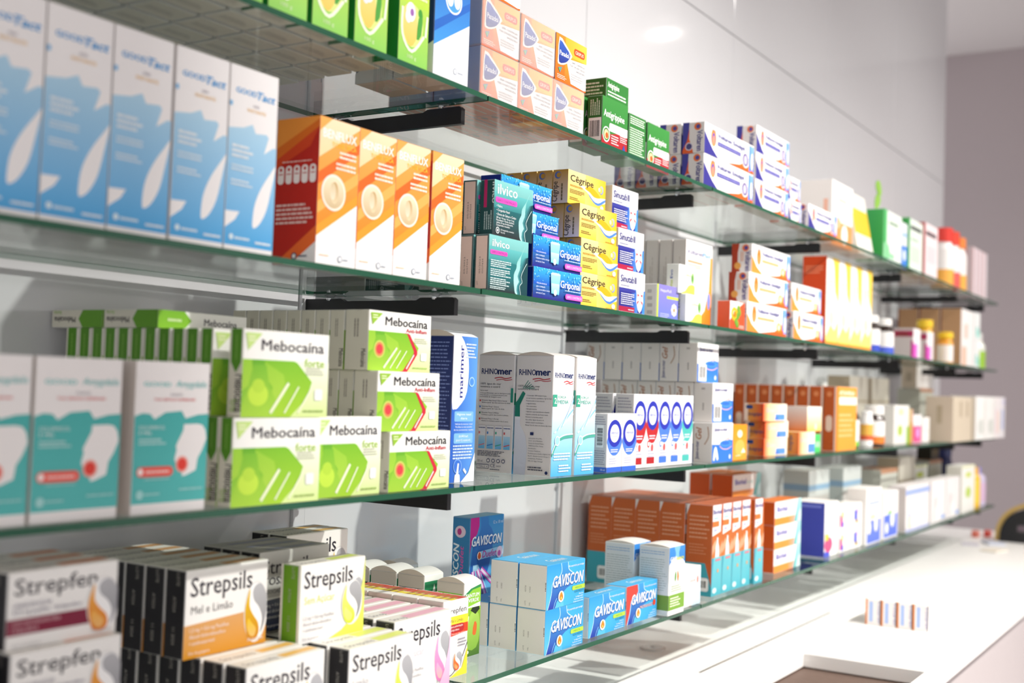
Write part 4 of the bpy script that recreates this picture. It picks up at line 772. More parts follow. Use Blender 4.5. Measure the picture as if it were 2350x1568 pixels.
c.rect('F', 0, 0, 1, .66, '3f6a24', '8fc02f'); c.poly('F', [(.3, .1), (.2, .35), (.3, .5), (.55, .62), (.9, .55), (1, .3), (.8, .1)], '7fae3a', 'a9d05a', sm=2); c.poly('F', [(.4, .62), (.7, .56), (.95, .62), (.9, .66), (.5, .66)], '22301c', sm=0); c.poly('F', [(.55, .3), (.75, .28), (.8, .42), (.65, .46)], 'd86a2a', sm=2); c.stroke('F', [(.25, .12), (.2, .35), (.3, .55)], .02, 'e6f2cf'); c.disc('F', .3, .06, .022, 'e9f0dc')
c.rect('L', .06, .78, .94, .86, '8cc63a'); c.text('L', 'INDICAÇÕES', .12, .8, .035, 'eef6dc', w=.7); c.lines('L', .08, .62, .9, .74, 3, '6a6058', 4); c.rect('L', .06, .52, .94, .58, '8cc63a'); c.lines('L', .08, .1, .9, .48, 9, '8a8078', 5); kind('green_throat', c)
c = Card(.054, .055, .126, 'f6f5f0', {'L': 'd2c6b8', 'T': 'efece6'}, flaps='LT', dome=.008); c.rect('F', 0, 0, 1, .62, '7fbf34', '8cc63a'); c.rect('F', .02, .7, .98, .92, '2f8a5a'); c.poly('F', [(0, .55), (1, .7), (1, .82), (.5, .76), (0, .66)], '8cc63a'); c.poly('F', [(.44, .78), (.6, .78), (.52, .88)], 'f1f4ee'); c.text('F', 'Tantum', .1, .6, .075, 'ffffff', w=.82, bold=.02); c.text('F', 'Verde', .25, .5, .075, 'ffffff', w=.65, bold=.02)
c.rect('L', .06, .72, .94, .83, '24382c'); c.text('L', 'COMPOSIÇÃO:', .1, .75, .04, 'f1efe8', w=.5, bold=.02); c.lines('L', .08, .5, .92, .68, 4, '8a8078', 5); c.lines('L', .08, .1, .92, .45, 8, '8a8078', 6); kind('green_throat_dark', c)
# --- sky-blue stomach tablets
def torso(c, f, x0=0.0, side=None):
    P = [(.02, 0), (.1, .3), (.14, .6), (.3, .7), (.36, .82), (.34, 1), (.52, 1), (.54, .84), (.64, .74), (.9, .62), (.75, .5), (.5, .4), (.34, .25), (.24, .12), (.2, 0)]
    if side: c.poly(f, [(0, 0), (.02, 0), (.1, .3), (.14, .6), (.3, .7), (.36, .82), (.34, 1), (0, 1)], side)
    c.poly(f, [(x0+p[0], p[1]) for p in P], '2a3aa8', '3f9fdc', sm=2)
    c.stroke(f, [(x0+p[0], p[1]) for p in P[:6]], .022, 'c9ecfb'); c.stroke(f, [(x0+.52, 1), (x0+.54, .84), (x0+.64, .74)], .022, 'c9ecfb'); c.stroke(f, [(x0+.17, 0), (x0+.2, .12), (x0+.25, .22)], .02, '8fd0f0')
def stomach(w, d, h, n, side=None):
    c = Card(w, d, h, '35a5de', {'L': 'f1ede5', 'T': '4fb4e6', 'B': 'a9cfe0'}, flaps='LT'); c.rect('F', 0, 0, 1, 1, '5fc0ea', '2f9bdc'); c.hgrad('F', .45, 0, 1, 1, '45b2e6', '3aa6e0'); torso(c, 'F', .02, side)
    c.text('F', 'GAVISCON', .17, .455 if not side else .475, .28, '1f4f9c', w=.8, bold=.045, shear=.22); c.text('F', 'GAVISCON', .16, .475 if not side else .495, .27, 'ffffff', w=.8, bold=.03, shear=.22)
    c.text('F', n+' comprimidos para mastigar', .55, .87, .05, 'eaf6fd', w=.42, bold=.01)
    if side: c.text('F', 'MORANGO', .42, .33, .085, 'f0b8b0', w=.42, bold=.02, shear=.2); c.disc('F', .9, .4, .08, 'd8402a')
    else: c.rrect('F', .66, .31, 1.05, .41, 'b4d94a', .4); c.text('F', 'MENTA', .74, .335, .045, '4f8a3a', w=.18); c.text('F', 'AÇÃO IMEDIATA', .72, .245, .05, '1f6f6a', w=.26)
    for k in range(4): c.text('F', ('Azia', 'Indigestão', 'Refluxo ácido', 'Enfartamento')[k], .96, .185-.055*k, .036, 'eaf6fd', align='R', w=(.12, .2, .24, .26)[k])
    c.ell('F', .37, .24, .075, .13, 'fdf8ee'); c.poly('F', [(.37, .35), (.41, .27), (.415, .2), (.37, .145), (.325, .2), (.33, .27)], 'e8641c', 'f39a2a', sm=2); c.poly('F', [(.37, .24), (.39, .2), (.37, .165), (.35, .2)], 'fbd05a', sm=2)
    c.text('T', 'Gaviscon', .35, .3, .36, 'eaf6fd', w=.4, bold=.02, shear=.2)
    c.endprint(); c.barcode('L', .955, .4, 1, .66, rot=1)
    return c
kind('stomach48', stomach(.1315, .0545, .0735, '48')); kind('stomach24', stomach(.1425, .03, .0725, '24')); kind('stomach_red', stomach(.134, .045, .0725, '24', 'e2453a'))
c = Card(.108, .038, .21, '3a8fc4', {'L': '2f7fb4', 'T': '5aa6cc'}, flaps='LT'); c.rect('F', 0, 0, 1, 1, '7cc4ea', '2f8cc8'); c.poly('F', [(0, .45), (.04, .62), (.1, .78), (.26, .86), (.31, .93), (.3, 1), (.52, 1), (.54, .93), (.7, .84), (.6, .6), (.4, .4), (.2, .3)], '2a4fa8', '2f7fc4', sm=2); c.poly('F', [(0, .70), (.05, .8), (.2, .86), (.26, .93), (.25, 1), (0, 1)], 'd0168c')
for k in range(7): c.stroke('F', [(.12+.02*k, .6), (.05+.16*k, 0)], .012, 'b4e0f6', sm=0)
for a, b in (((.1, .55), (.26, .14)), ((.24, .56), (.62, .2)), ((.34, .56), (.9, .36))): c.stroke('F', [a, b], .05, 'cf4fb0', sm=0); c.stroke('F', [a, b], .024, 'f3def0', sm=0)
c.text('F', 'GAVISCON', .05, .755, .085, '1f4f9c', w=.9, bold=.04, shear=.22); c.text('F', 'GAVISCON', .04, .762, .083, 'ffffff', w=.9, bold=.03, shear=.22); c.poly('F', [(.24, .64), (1, .66), (1, .73), (.3, .71)], '9fd4f2'); c.text('F', 'Duefet', .36, .655, .06, 'c8309c', w=.42, shear=.25, bold=.02); c.disc('F', .27, .675, .035, 'fdf4ea'); c.poly('F', [(.27, .71), (.32, .67), (.27, .645), (.22, .67)], 'e8641c', sm=2); c.ell('F', .88, .68, .1, .05, 'efdcee'); c.ell('F', .87, .67, .05, .025, 'd060b0')
c.text('F', '12 x 10 ml', .66, .93, .028, 'dff0fa', w=.3); c.text('L', 'GAVISCON', .4, .3, .06, 'e9f3f9', rot=90, w=.48, bold=.03, shear=.2); c.text('L', 'Duefet', .66, .5, .045, 'd060b0', rot=90, w=.26, shear=.2, bold=.02); c.ell('L', .45, .88, .3, .05, 'e6cfe0'); c.ell('L', .4, .88, .12, .028, 'c03a8c'); kind('stomach_sachet', c)
c = Card(.075, .066, .135, 'f4f4f2', {'L': 'e2e2e0', 'T': 'ece8e2'}, flaps='LT', dome=.004); c.rect('F', 0, .7, 1, 1, '2f7fd0', '3f8fd8'); c.ell('F', .5, .62, .6, .22, 'f4f4f2'); c.poly('F', [(.3, 1), (.4, .9), (.38, .84), (.62, .84), (.6, .9), (.7, 1)], '7fc0ea'); c.text('F', 'GAVI', .06, .8, .06, 'ffffff', w=.4, bold=.02, shear=.2); c.text('F', 'natura', .46, .8, .06, 'd8dc3a', w=.46, bold=.02); c.poly('F', [(.4, .48), (.36, .56), (.42, .64), (.46, .56)], '5f9f3a', sm=2); c.poly('F', [(.58, .48), (.52, .54), (.54, .64), (.62, .56)], 'e0862a', sm=2); c.rect('F', 0, .08, 1, .3, '7fae3a'); c.lines('F', .1, .12, .75, .27, 4, 'eef4dc', 5); c.lines('F', .15, .34, .85, .44, 3, 'c0ccb0', 6)
c.rect('L', 0, .08, 1, .3, '7a9f40'); c.lines('L', .06, .88, .9, .95, 2, '9ab4d0', 4, fill=.35); c.lines('L', .06, .36, .94, .84, 14, 'b4bab4', 5, fill=.3, rag=.2); kind('leaf_carton', c)
c = Card(.09, .05, .08, 'f6f4f2', {'L': 'e9e6e3'}); c.poly('F', [(.5, 0), (1, 0), (1, .95), (.9, .9), (.82, .5)], 'cfe6f2', 'dff0f8'); c.stroke('F', [(.4, 0), (.7, .35), (.85, .8)], .03, 'f6cfc0'); c.text('F', 'activa', .06, .62, .08, '9ac8e0', w=.3); c.text('F', 'saúde', .38, .62, .08, 'e08a80', w=.32); c.ell('F', .82, .65, .05, .09, 'e88a80'); kind('soft_white', c)
# --- orange nasal sprays with the teal foot, lying version
c = Card(.0575, .062, .199, 'c8602a', {'L': 'c4602a', 'T': 'b8623a', 'B': 'c08a6a'}, flaps='LT'); c.rect('F', 0, 0, 1, .42, '4fb4c4', '6fc4ce'); c.poly('F', [(0, .42), (0, .0), (.12, .3), (.2, .42)], '3fa4b8'); c.rect('F', 0, .42, 1, 1, 'd07a3a', 'b8541f'); c.poly('F', [(0, .66), (.8, .7), (.86, 1), (0, 1)], 'f1ecec'); c.text('F', 'Biorinal', .06, .9, .05, '34348c', w=.78, bold=.04); c.lines('F', .1, .84, .6, .87, 1, '8ac8cc', 3); c.rect('F', 0, .76, .62, .82, 'ea7a3a'); c.lines('F', .12, .7, .5, .75, 1, 'b8b8dc', 5)
c.poly('F', [(.3, .42), (.7, .42), (.66, .54), (.58, .58), (.56, .64), (.44, .64), (.42, .58), (.34, .54)], 'cfe4ea', 'e9f2f4', sm=0); c.poly('F', [(.0, .55), (.3, .62), (.42, .58), (.3, .52), (.0, .45)], 'e8a882', sm=0); c.poly('F', [(.7, .5), (1, .6), (1, .48), (.75, .43)], 'e8a882', sm=0); c.rect('F', .35, .38, .85, .4, 'e07a8a'); c.ell('F', .3, .06, .2, .03, 'd8f0f2'); c.disc('F', .6, .27, .02, 'e8a05a')
c.rect('L', 0, 0, 1, .36, '3fa8b8'); c.poly('L', [(.75, .36), (1, .36), (1, .1)], 'c8602a'); c.lines('L', .12, .62, .9, .9, 6, 'e0a07a', 4, fill=.35); c.lines('L', .12, .45, .8, .58, 4, 'd88a60', 5, fill=.35); c.poly('L', [(0, .88), (.14, 1), (0, 1)], 'e6dcd8'); c.rrect('L', .45, .05, .9, .2, 'eef0f0', .2); c.barcode('L', .5, .07, .85, .18); kind('teal_foot', c)
c = Card(.2, .058, .059, 'f1ecea', {'L': 'c8561f', 'T': 'd8762f'}, flaps='L'); c.poly('F', [(0, 0), (.75, 0), (.75, .3), (0, .3)], 'f0923a'); c.hgrad('F', .5, 0, .8, .3, 'f0923a', 'e8a89a'); c.poly('F', [(.72, .0), (1, 0), (1, 1), (.85, 1), (.8, .5)], '5fb4b4', 'a8dcdc'); c.poly('F', [(.84, 0), (.9, .4), (1, .6), (1, 0)], 'cfeaea'); c.text('F', 'Biorinal', .08, .56, .24, '5a5ab4', w=.38, bold=.035); c.text('F', 'spray', .5, .58, .16, 'a8d4d4', w=.22); kind('teal_lying', c)
# --- far cartons, plain shapes with coloured print
def simple(name, w, d, h, base, side, *patches, top=None, obj='medicine_carton'):
    c = Card(w, d, h, base, {'L': side, 'T': top or base})
    for p in patches:
        f = p[0]
        if len(p) == 6: c.rect(f, p[1], p[2], p[3], p[4], p[5])
        else: c.ell(f, p[1], p[2], p[3], p[4], p[6])
    kind(name, c, obj)
simple('tall_white', .2, .1, .185, 'f6f2ee', 'ece6e2', ('F', 0, 0, 1, .38, 'f49a5a'), ('F', .62, .2, .15, .16, 0, 'fdf6f0'), ('F', .3, .7, .7, .76, 'f6d2bc'), ('L', .75, .25, .88, .7, 'f0b8a0'), ('L', .3, .15, .4, .35, 'd8e2da'), ('F', .15, .36, .3, .1, 0, 'f8b888'))
simple('green_side', .22, .09, .168, 'e9f0e9', '3fae5a', ('F', 0, 0, .18, 1, '4fb868'), ('F', .1, .1, .6, .2, '9ad8a8'), ('F', .3, .75, .8, .82, '9ab09a'), ('F', .15, .2, .2, .18, 0, '8ad09a'))
simple('blue_narrow', .07, .06, .155, 'e6e8ee', 'd6dadf', ('F', 0, 0, 1, .5, '3f86e8'), ('F', .5, .3, .3, .12, 0, 'dfe9f8'), ('F', .1, .7, .9, .78, '9ac0ee'))
simple('green_edge', .2, .05, .183, 'e3ede3', '3fa850', ('F', 0, 0, .1, 1, '2fa04a'), ('F', .15, .8, .9, .88, '5a5f5a'), ('F', .2, .2, .8, .5, 'cfe4cf'), ('F', .2, .6, .7, .65, 'b0c4b0'))
simple('pink_edge', .2, .05, .198, 'f0e0e2', 'c05a5a', ('F', 0, 0, .05, 1, 'c8605f'), ('F', .1, .78, .85, .86, '5a4a4f'), ('F', .2, .3, .8, .6, 'ead2d6'))
simple('stripe', .07, .06, .22, 'eee6e8', 'd8c6ca', ('F', 0, 0, .3, 1, 'e0b4b8'), ('F', .6, 0, .8, 1, 'd8c4d0'), ('L', .3, 0, .6, 1, 'c89a9a'))
simple('brown_side', .25, .083, .237, 'f6f2f0', 'c59a72', ('F', .25, .5, .5, .75, 'f0c8b8'), ('F', .1, 0, .4, .35, 'f2c0a4'), ('L', 0, 0, .06, 1, '8a4a3a'))
simple('mint', .115, .07, .12, 'f4f6f5', 'e2e6e4', ('F', .3, .15, .6, .5, '7fd8c8'), ('F', .7, .1, .95, .4, '8fdccd'))
simple('magenta', .1, .085, .108, 'f2ecee', 'd2c6c4', ('F', 0, 0, .6, .5, 'e060c8'), ('L', .0, .72, 1, .92, 'b02a5a'), ('L', .3, .74, .8, .86, '8f3a3a'), ('L', .9, 0, 1, .6, 'c02a80'))
simple('beige_big', .38, .1, .17, 'd6c8b2', 'c9b9a6', ('F', .3, .55, .4, .9, 'b4a48c'), ('F', .6, .55, .7, .9, 'b4a48c'), ('F', .85, 0, .95, 1, 'a89a84'), ('L', .4, .4, .6, .8, 'b0a088'))
simple('white_tall', .195, .1, .176, 'f6f5f2', 'e4e0da', ('F', .55, .3, .3, .18, 0, 'd9dcd6'), ('F', .8, .1, .95, .9, 'ecebe6'))
simple('white_pink', .11, .1, .178, 'f4eeee', 'e4dcda', ('F', .1, .1, .4, .7, 'f3d6de'), ('F', .6, .15, .85, .65, 'f6dcc0'))
simple('white_blue', .11, .1, .178, 'ece8ec', 'dcd6da', ('F', .3, .2, .7, .7, 'a8b4e0'), ('F', .6, .8, .9, .95, 'c8c4ec'))
simple('beige_up', .28, .06, .088, 'f2ecea', 'c6b7a6', ('F', .2, .3, .8, .8, 'dcd4d2'), ('L', .3, .3, .7, .7, 'a89a88'))
simple('leafy_white', .2, .06, .133, 'e9e7e2', 'dedbd5', ('F', .4, .35, .16, .14, 0, 'b4cc5a'), ('F', .3, .75, .6, .9, 'd6dcae'), ('F', .82, 0, 1, .45, '9ac04a'))
simple('orange_strip', .045, .06, .12, 'e0904a', 'd8843a', ('F', 0, .6, 1, 1, 'e8b4a4'), ('F', 0, 0, .4, 1, 'b0b84a'))
simple('pink_white', .12, .06, .1, 'f4f0f0', 'e9e2e2', ('F', 0, .02, .95, .6, 'e8609c'), ('F', .3, .2, .7, .5, 'd8a0e0'), ('F', 0, .1, .3, .55, 'e2306f'))
simple('white_slim', .1, .05, .09, 'f4f1ee', 'e6e2de', ('F', .2, .4, .8, .5, 'e2dedb'))
simple('red_cap_box', .12, .05, .05, 'f4eeee', 'c9a4a8', ('F', 0, .2, .6, .9, 'd86a8a'))
simple('navy_white', .123, .1, .151, 'f6f5f2', '3a44a4', ('F', 0, 0, .4, .1, '4a5ad0'), ('F', .3, .22, .3, .14, 0, 'e0507f'), ('F', .05, .3, .3, .42, 'f2c43a'), ('F', .15, .76, .8, .8, 'c8c8d4'), ('L', .1, .9, .9, .95, '6a74c8'))
simple('tri_red', .105, .05, .066, 'f5f3f1', 'e3ded9', ('F', .05, .1, .3, .6, 'e0407f'), ('F', .2, .05, .4, .3, '4a55d0'), ('F', .2, .5, .36, .75, 'f2c43a'), top='f2efec')
simple('tri_blue', .11, .05, .066, 'f5f3f1', 'e3ded9', ('F', .3, .25, .6, .7, '3f4fc8'), ('F', .4, .1, .7, .25, 'b89a5a'), ('F', .55, .5, .7, .85, 'd8b0d8'), top='f2efec')
simple('blue_foot', .165, .06, .17, 'f3f1ef', 'e6e3e0', ('F', .05, .02, .95, .42, '5f78e0'), ('F', .2, .3, .12, .12, 0, 'f3f1ef'), ('F', .65, .35, .12, .15, 0, 'f3f1ef'), ('F', .15, .7, .9, .76, 'b0bce8'), ('F', .25, .44, .6, .52, 'f2d8b0'))
simple('blue_drop', .18, .06, .15, 'f3f1ef', 'e6e3e0', ('F', .05, .03, .95, .5, '5a74e2'), ('F', .25, .22, .1, .12, 0, 'eef0fa'), ('F', .62, .4, .14, .18, 0, 'eef0fa'), ('F', .3, .5, .6, .58, '9ac88a'), ('F', .1, .75, .8, .8, 'c0c8ea'))
simple('bottle_pic', .33, .06, .152, 'ece8e8', 'd0c6c4', ('F', 0, .8, 1, .92, 'a0b4ea'), ('F', .1, .06, .25, .35, 'e6dcc0'), ('F', .4, .2, .2, .2, 0, 'f6f3f2'), ('F', .8, .2, .14, .2, 0, 'f6f3f2'), ('F', .12, .3, .17, .42, '7f9fe0'), ('F', 0, 0, 1, .05, 'b8c0ea'))
simple('white_grey', .23, .06, .152, 'efebeb', 'd9d3d1', ('F', .2, .1, .4, .6, 'dcd4d4'), ('F', .5, .2, .2, .22, 0, 'f8f5f4'), ('F', .7, .05, .95, .14, '8fb0ea'))
simple('white_lime', .25, .06, .188, 'f4f3ee', 'e6e3da', ('F', .3, .75, .7, .85, 'cfdc5a'), ('F', .5, .42, .2, .12, 0, 'bfd85a'), ('F', 0, .95, 1, 1, 'f0f0c8'))
simple('blue_lid', .2, .08, .11, 'cfd2d0', 'b9c0bf', ('F', 0, .45, 1, .6, '8fb0cc'), ('F', 0, 0, 1, .3, 'c0bcb8'), ('L', 0, .45, 1, .62, '86a4c0'))
simple('grey_box', .22, .09, .2, 'c8c8be', 'bcbcb2', ('F', 0, .93, 1, 1, 'c08a6a'), ('F', .1, .2, .9, .8, 'c2c4ba'), top='c08a6a')
simple('beige_stack', .24, .08, .23, 'cfc8bc', 'b8a890', ('F', 0, .3, 1, .33, 'b0a088'), ('F', 0, .6, 1, .63, 'b0a088'))
simple('dark_print', .14, .05, .075, '8a90a0', '747c8a', ('F', .1, .2, .4, .8, '5a7a8a'), ('F', .5, .5, .9, .9, 'a87ab0'), ('F', .45, .85, .6, 1, 'd0504a'))
simple('dark_far', .13, .06, .06, '3a3324', '2c281c', ('F', .1, .3, .9, .8, '5a4a22'))

# ================================================================== filling the shelves
def row(k, n, x, y, z, step, fmt, group, cat='medicine box', start=0, **kw):
    for i in range(n):
        put(k, x+step[0]*i, y+step[1]*i, z+step[2]*i, fmt.format(o=ORD[i+start]), group, cat, **kw)

# ---- second shelf
for i, x in enumerate((-0.842, -0.761, -0.680, -0.597, -0.516)):
    put('feather', x, 0.012, ZB, 'tall white and blue carton with a white feather, %s from the near end' % ORD[i], 'feather cartons on the second shelf')
for i, x in enumerate((-0.360, -0.281, -0.202, -0.118)):
    put('orange_syrup', x, 0.012, ZB, 'orange and white syrup carton with a round picture, %s from the feather cartons' % ORD[i], 'orange syrup cartons on the second shelf')
row('teal_tablet_plain', 3, .026, .006, ZB, (0, .0285, 0), 'teal tablet carton with a pink stripe, bottom layer, {o} from the shelf front', 'teal tablet cartons')
put('teal_tablet', .042, .010, ZB+.0872, 'teal tablet carton with a pink stripe, front of the upper layer', 'teal tablet cartons')
row('teal_tablet_plain', 2, .036, .0385, ZB+.0872, (-.006, .0285, 0), 'teal tablet carton in the upper layer, {o} behind the front one', 'teal tablet cartons')
row('teal_tablet', 3, .063, .25, ZB, (0, 0, .0872), 'teal tablet carton stacked at the back wall, {o} from below', 'teal tablet cartons')
G = 'blue effervescent cartons'
put('blue_fizzy', .163, .008, ZB, 'bright blue carton with a fizzing glass, lowest of its stack', G)
put('blue_fizzy', .165, .012, ZB+.052, 'bright blue carton with a fizzing glass, second from below', G)
put('blue_fizzy_low', .144, .047, ZB+.1042, 'bright blue carton with a fizzing glass, third from below', G)
put('blue_fizzy_low', .117, .047, ZB+.1508, 'bright blue carton with a fizzing glass, topmost of its stack', G)
for t, (x, y) in enumerate(((.330, .014), (.333, .016), (.328, .018), (.322, .040))):
    n = (4, 4, 4, 4)[t]
    row('yellow_capsule', n, x, y, ZB+.0602*t, (0, .0325, 0), 'yellow capsule carton in the %s layer from below, {o} from the shelf front' % ORD[t], 'yellow capsule cartons')
for t, (x, y) in enumerate(((.476, .012), (.482, .020), (.476, .032))):
    put('sinus', x, y, ZB+.0792*t, 'white and navy tablet carton with a grey mask face, %s from below' % ORD[t], 'white and navy mask cartons')
put('violet_daisy', .683, .033, ZB, 'small violet carton with a white daisy beside the mask cartons')
put('green_enzyme', .792, .018, ZB, 'small white carton with a lime green corner, lower one of the pair', 'small lime cornered cartons')
put('green_enzyme', .775, .028, ZB+.0605, 'small white carton with a lime green corner, upper one of the pair', 'small lime cornered cartons')
row('patch', 4, .878, .060, ZB, (0, .0325, 0), 'tall white plaster carton with an orange edge, {o} from the shelf front', 'tall white plaster cartons')
put('flower_carton', 1.018, .012, ZB, 'small red carton with a yellow flower beside the plaster cartons')
G = 'orange tailed gel cartons'
put('gel_orange', 1.112, .008, ZB, 'long white and orange gel carton, bottom of the stack beside the flower carton', G)
put('gel_orange', 1.130, .012, ZB+.0700, 'long white and orange gel carton, middle of the stack by the flower carton', G)
put('gel_orange', 1.165, .020, ZB+.1400, 'long white and orange gel carton, top of the stack by the flower carton', G)
put('gel_orange_s', 1.455, .015, ZB, 'short white and orange gel carton, lower one beside the vitamin cartons', G)
put('gel_orange_s', 1.455, .022, ZB+.0725, 'short white and orange gel carton, upper one beside the vitamin cartons', G)
for i, x in enumerate((1.825, 1.942, 2.058, 2.174)):
    put('vitamin', x, .05, ZB, 'tall yellow and white vitamin carton with an orange side, %s from the gel cartons' % ORD[i], 'tall vitamin cartons')
put('magenta', 2.80, .045, ZB, 'white box with a magenta band, nearer one of the pair by the brown bottle', 'white boxes with a magenta band')
put('magenta', 3.00, .045, ZB, 'white box with a magenta band, farther one of the pair by the yellow caps', 'white boxes with a magenta band')
row('brown_side', 3, 3.60, .05, ZB, (0, .086, 0), 'tall white carton with brown side panel, {o} from the shelf front', 'brown sided cartons')
row('mint', 2, 3.862, .05, ZB, (0, 0, .1206), 'white carton with mint green print, {o} from below', 'mint printed cartons')

# ---- top shelf
for i, x in enumerate((-.625, -.548, -.471, -.394, -.313, -.221)):
    put('herb', x, .002, ZA, 'lime green herbal carton with a flower bowl, %s from the near end' % ORD[i], 'green herbal cartons on the top shelf')
for j in range(4):
    for i in range(7):
        put('white_herb', -.70+.0735*i+.004*j, .056+.054*j, ZA, 'plain pale carton, %s in the %s row behind the herbal cartons, seen from below' % (ORD[i], ORD[j]), 'pale cartons behind the herbal cartons')
for j in range(3):
    for i in range(3):
        put('red_herb', -1.0+.095*i, .02+.08*j, ZA, 'rust red carton on the top shelf, %s from near end, %s from shelf front' % (ORD[i], ORD[j]), 'rust red cartons seen from below')
put('blue_syrup', -.140, .002, ZA, 'blue and white syrup carton with a round mask picture on the top shelf')
put('blue_syrup', -.137, .076, ZA, 'blue and white syrup carton standing behind its twin on the top shelf')
G = 'orange cold relief cartons'
for i, x in enumerate((.006, .1155, .225)):
    put('cold_wrapped', x, .02, ZA, 'film wrapped orange carton with a blue shield, bottom layer, %s from the blue syrup carton' % ORD[i], G)
    put('cold_wrapped', x, .110, ZA, 'film wrapped orange carton in the second row, bottom layer, %s from the blue syrup carton' % ORD[i], G)
    put('cold_wrapped' if i < 2 else 'cold', x+.003*i, .02, ZA+.0822, ('film wrapped orange carton with a blue shield, upper layer, %s from the blue syrup carton' % ORD[i]) if i < 2 else 'bright unwrapped orange carton with a blue shield, end of the upper layer', G)
put('cold', .006, .02, ZA+.1644, 'orange carton on the third layer, cut by the top of the photo', G)
put('green_red', .385, .010, ZA, 'green and red tablet carton facing front beside the orange cartons', 'green and red cold cartons')
put('green_red', .380, .046, ZA, 'green and red tablet carton standing behind its twin beside the orange cartons', 'green and red cold cartons')
put('green_flat', .402, .012, ZA+.0895, 'flat green carton lying on the green and red cartons')
put('green_back', .528, .028, ZA, 'green carton turned to show its small white print')
put('green_red', .612, .030, ZA, 'green and red tablet carton tucked beside the blue tailed gel cartons', 'green and red cold cartons')
G = 'blue tailed gel cartons on the top shelf'
for t in (0, 1):
    row('gel_blue', 4, .827, .002, ZA+.0665*t, (0, .0535, 0), 'long white and blue gel carton in the %s layer, {o} from the shelf front' % ('lower', 'upper')[t], G)
for t in range(3):
    put('gel_blue_m', 1.148+.016*t, .010+.006*t, ZA+.0668*t, 'medium white and blue gel carton, %s from below in the farther stack' % ORD[t], G)
put('gel_blue_s', 1.412, .020, ZA, 'short white and blue gel carton, lower one of the short pair', G)
put('gel_blue_s', 1.412, .024, ZA+.0594, 'short white and blue gel carton, upper one of the short pair', G)
put('gel_blue_l', 1.520, .005, ZA, 'long white and blue gel carton standing alone in front of the tall white carton', G)
put('tall_white', 1.858, .05, ZA, 'tall white carton with an orange bubble print on the top shelf')
put('green_side', 2.330, .03, ZA, 'white carton with a green side on the top shelf')
put('blue_narrow', 2.556, .03, ZA, 'narrow white carton with a blue lower half on the top shelf')
put('green_edge', 2.640, .03, ZA, 'white carton with a green edge on the top shelf')
put('pink_edge', 2.870, .03, ZA, 'pale pink carton with a red edge on the top shelf')
for i in range(4):
    put('stripe', 3.80+.078*i, .05, ZA, 'pale striped carton at the far end of the top shelf, %s from the red caps' % ORD[i], 'striped cartons at the far end')

# ---- third shelf
for i, x in enumerate((-.866, -.758, -.636)):
    put('teal_throat', x, .008, ZC, 'white and teal throat carton with a head silhouette, %s from the near end' % ORD[i], 'head silhouette cartons')
G = 'lime green pastille cartons'
row('lime_forte', 12, -.500, .000, ZC, (.0008, .0245, 0), 'lime green carton in the lower row, {o} from the shelf front', G)
put('lime_forte', -.490, .000, ZC+.1035, 'lime green carton at the front of the upper row', G)
row('lime_forte', 11, -.490, .049, ZC+.1035, (0, .0245, 0), 'lime green carton in the upper row, {o} behind the front one', G)
put('lime_forte_s', -.345, .012, ZC, 'lime green carton between the forte stack and the red dot stack', G)
row('lime_lying', 2, -.490, .145, ZC+.207, (0, .1025, 0), 'lime and white carton lying flat on the upper row, {o} from the shelf front', G)
G = 'lime cartons with a red dot'
put('lime_anti', -.196, .010, ZC, 'lime carton with a red throat dot, lowest at the front', G)
row('lime_anti', 9, -.205, .040, ZC, (0, .0268, 0), 'red dot carton in the lowest row, {o} behind the front one', G)
put('lime_anti_thick', -.221, .015, ZC+.0828, 'lime carton with a red throat dot, middle one at the front', G)
row('lime_anti', 8, -.218, .060, ZC+.0828, (0, .0268, 0), 'red dot carton in the middle row, {o} behind the front one', G)
put('lime_anti_thick', -.226, .030, ZC+.1656, 'lime carton with a red throat dot, topmost at the front', G)
row('lime_anti', 8, -.224, .075, ZC+.1656, (0, .0268, 0), 'red dot carton in the top row, {o} behind the front one', G)
put('sea_blue', .005, .050, ZC, 'tall blue sea water carton with vertical white lettering')
G = 'white nasal spray cartons'
put('nasal', .256, .018, ZC, 'white nasal spray carton with a spray bottle on its side, open topped', G)
put('nasal_info', .256, .0955, ZC, 'white nasal spray carton showing dense print and four small pictures', G)
put('nasal_info', .3300, .014, ZC, 'white nasal spray carton with wave front beside the open topped one', G)
G = 'nasal drop cartons with a ring'
put('drops_small', .443, .010, ZC, 'small drops carton with a dark blue ring and barcode side', G)
put('drops_small', .504, .010, ZC, 'small drops carton with a dark blue ring beside its barcode twin', G)
for i, (k, q) in enumerate((('drops_red', 'red'), ('drops_red', 'red'), ('drops_blue', 'blue'), ('drops_blue', 'blue'), ('drops_teal', 'teal'))):
    put(k, .589+.0567*i, .030, ZC, 'tall drops carton with a %s label under the ring, %s in its row' % (q, ORD[i]), G)
put('drops_red', .586, .074, ZC, 'tall drops carton standing behind the first red labelled one', G)
G = 'white cartons with a blue wave'
for t, (x, y) in enumerate(((.933, .010), (.953, .020), (.934, .050))):
    n = 6
    for j in range(n):
        put('wave' if (t == 0 or (j in (1, 5) and t == 2) or (t == 1 and j)) else 'wave_code', x, y+.0462*j, ZC+.0872*t, 'white carton with a blue wave, %s layer from below, %s from the shelf front' % (ORD[t], ORD[j]), G)
put('orange_sun', 1.077, .020, ZC, 'small bright orange carton beside the blue wave cartons')
G = 'flame coloured cold tablets'
put('flame_tablet', 1.345, .045, ZC, 'flame coloured tablet carton, lowest of the leaning stack', G)
put('flame_tablet', 1.350, .045, ZC+.0434, 'flame coloured tablet carton, second of the leaning stack', G)
put('flame_tablet', 1.322, .040, ZC+.0868, 'flame coloured tablet carton, topmost of the leaning stack', G)
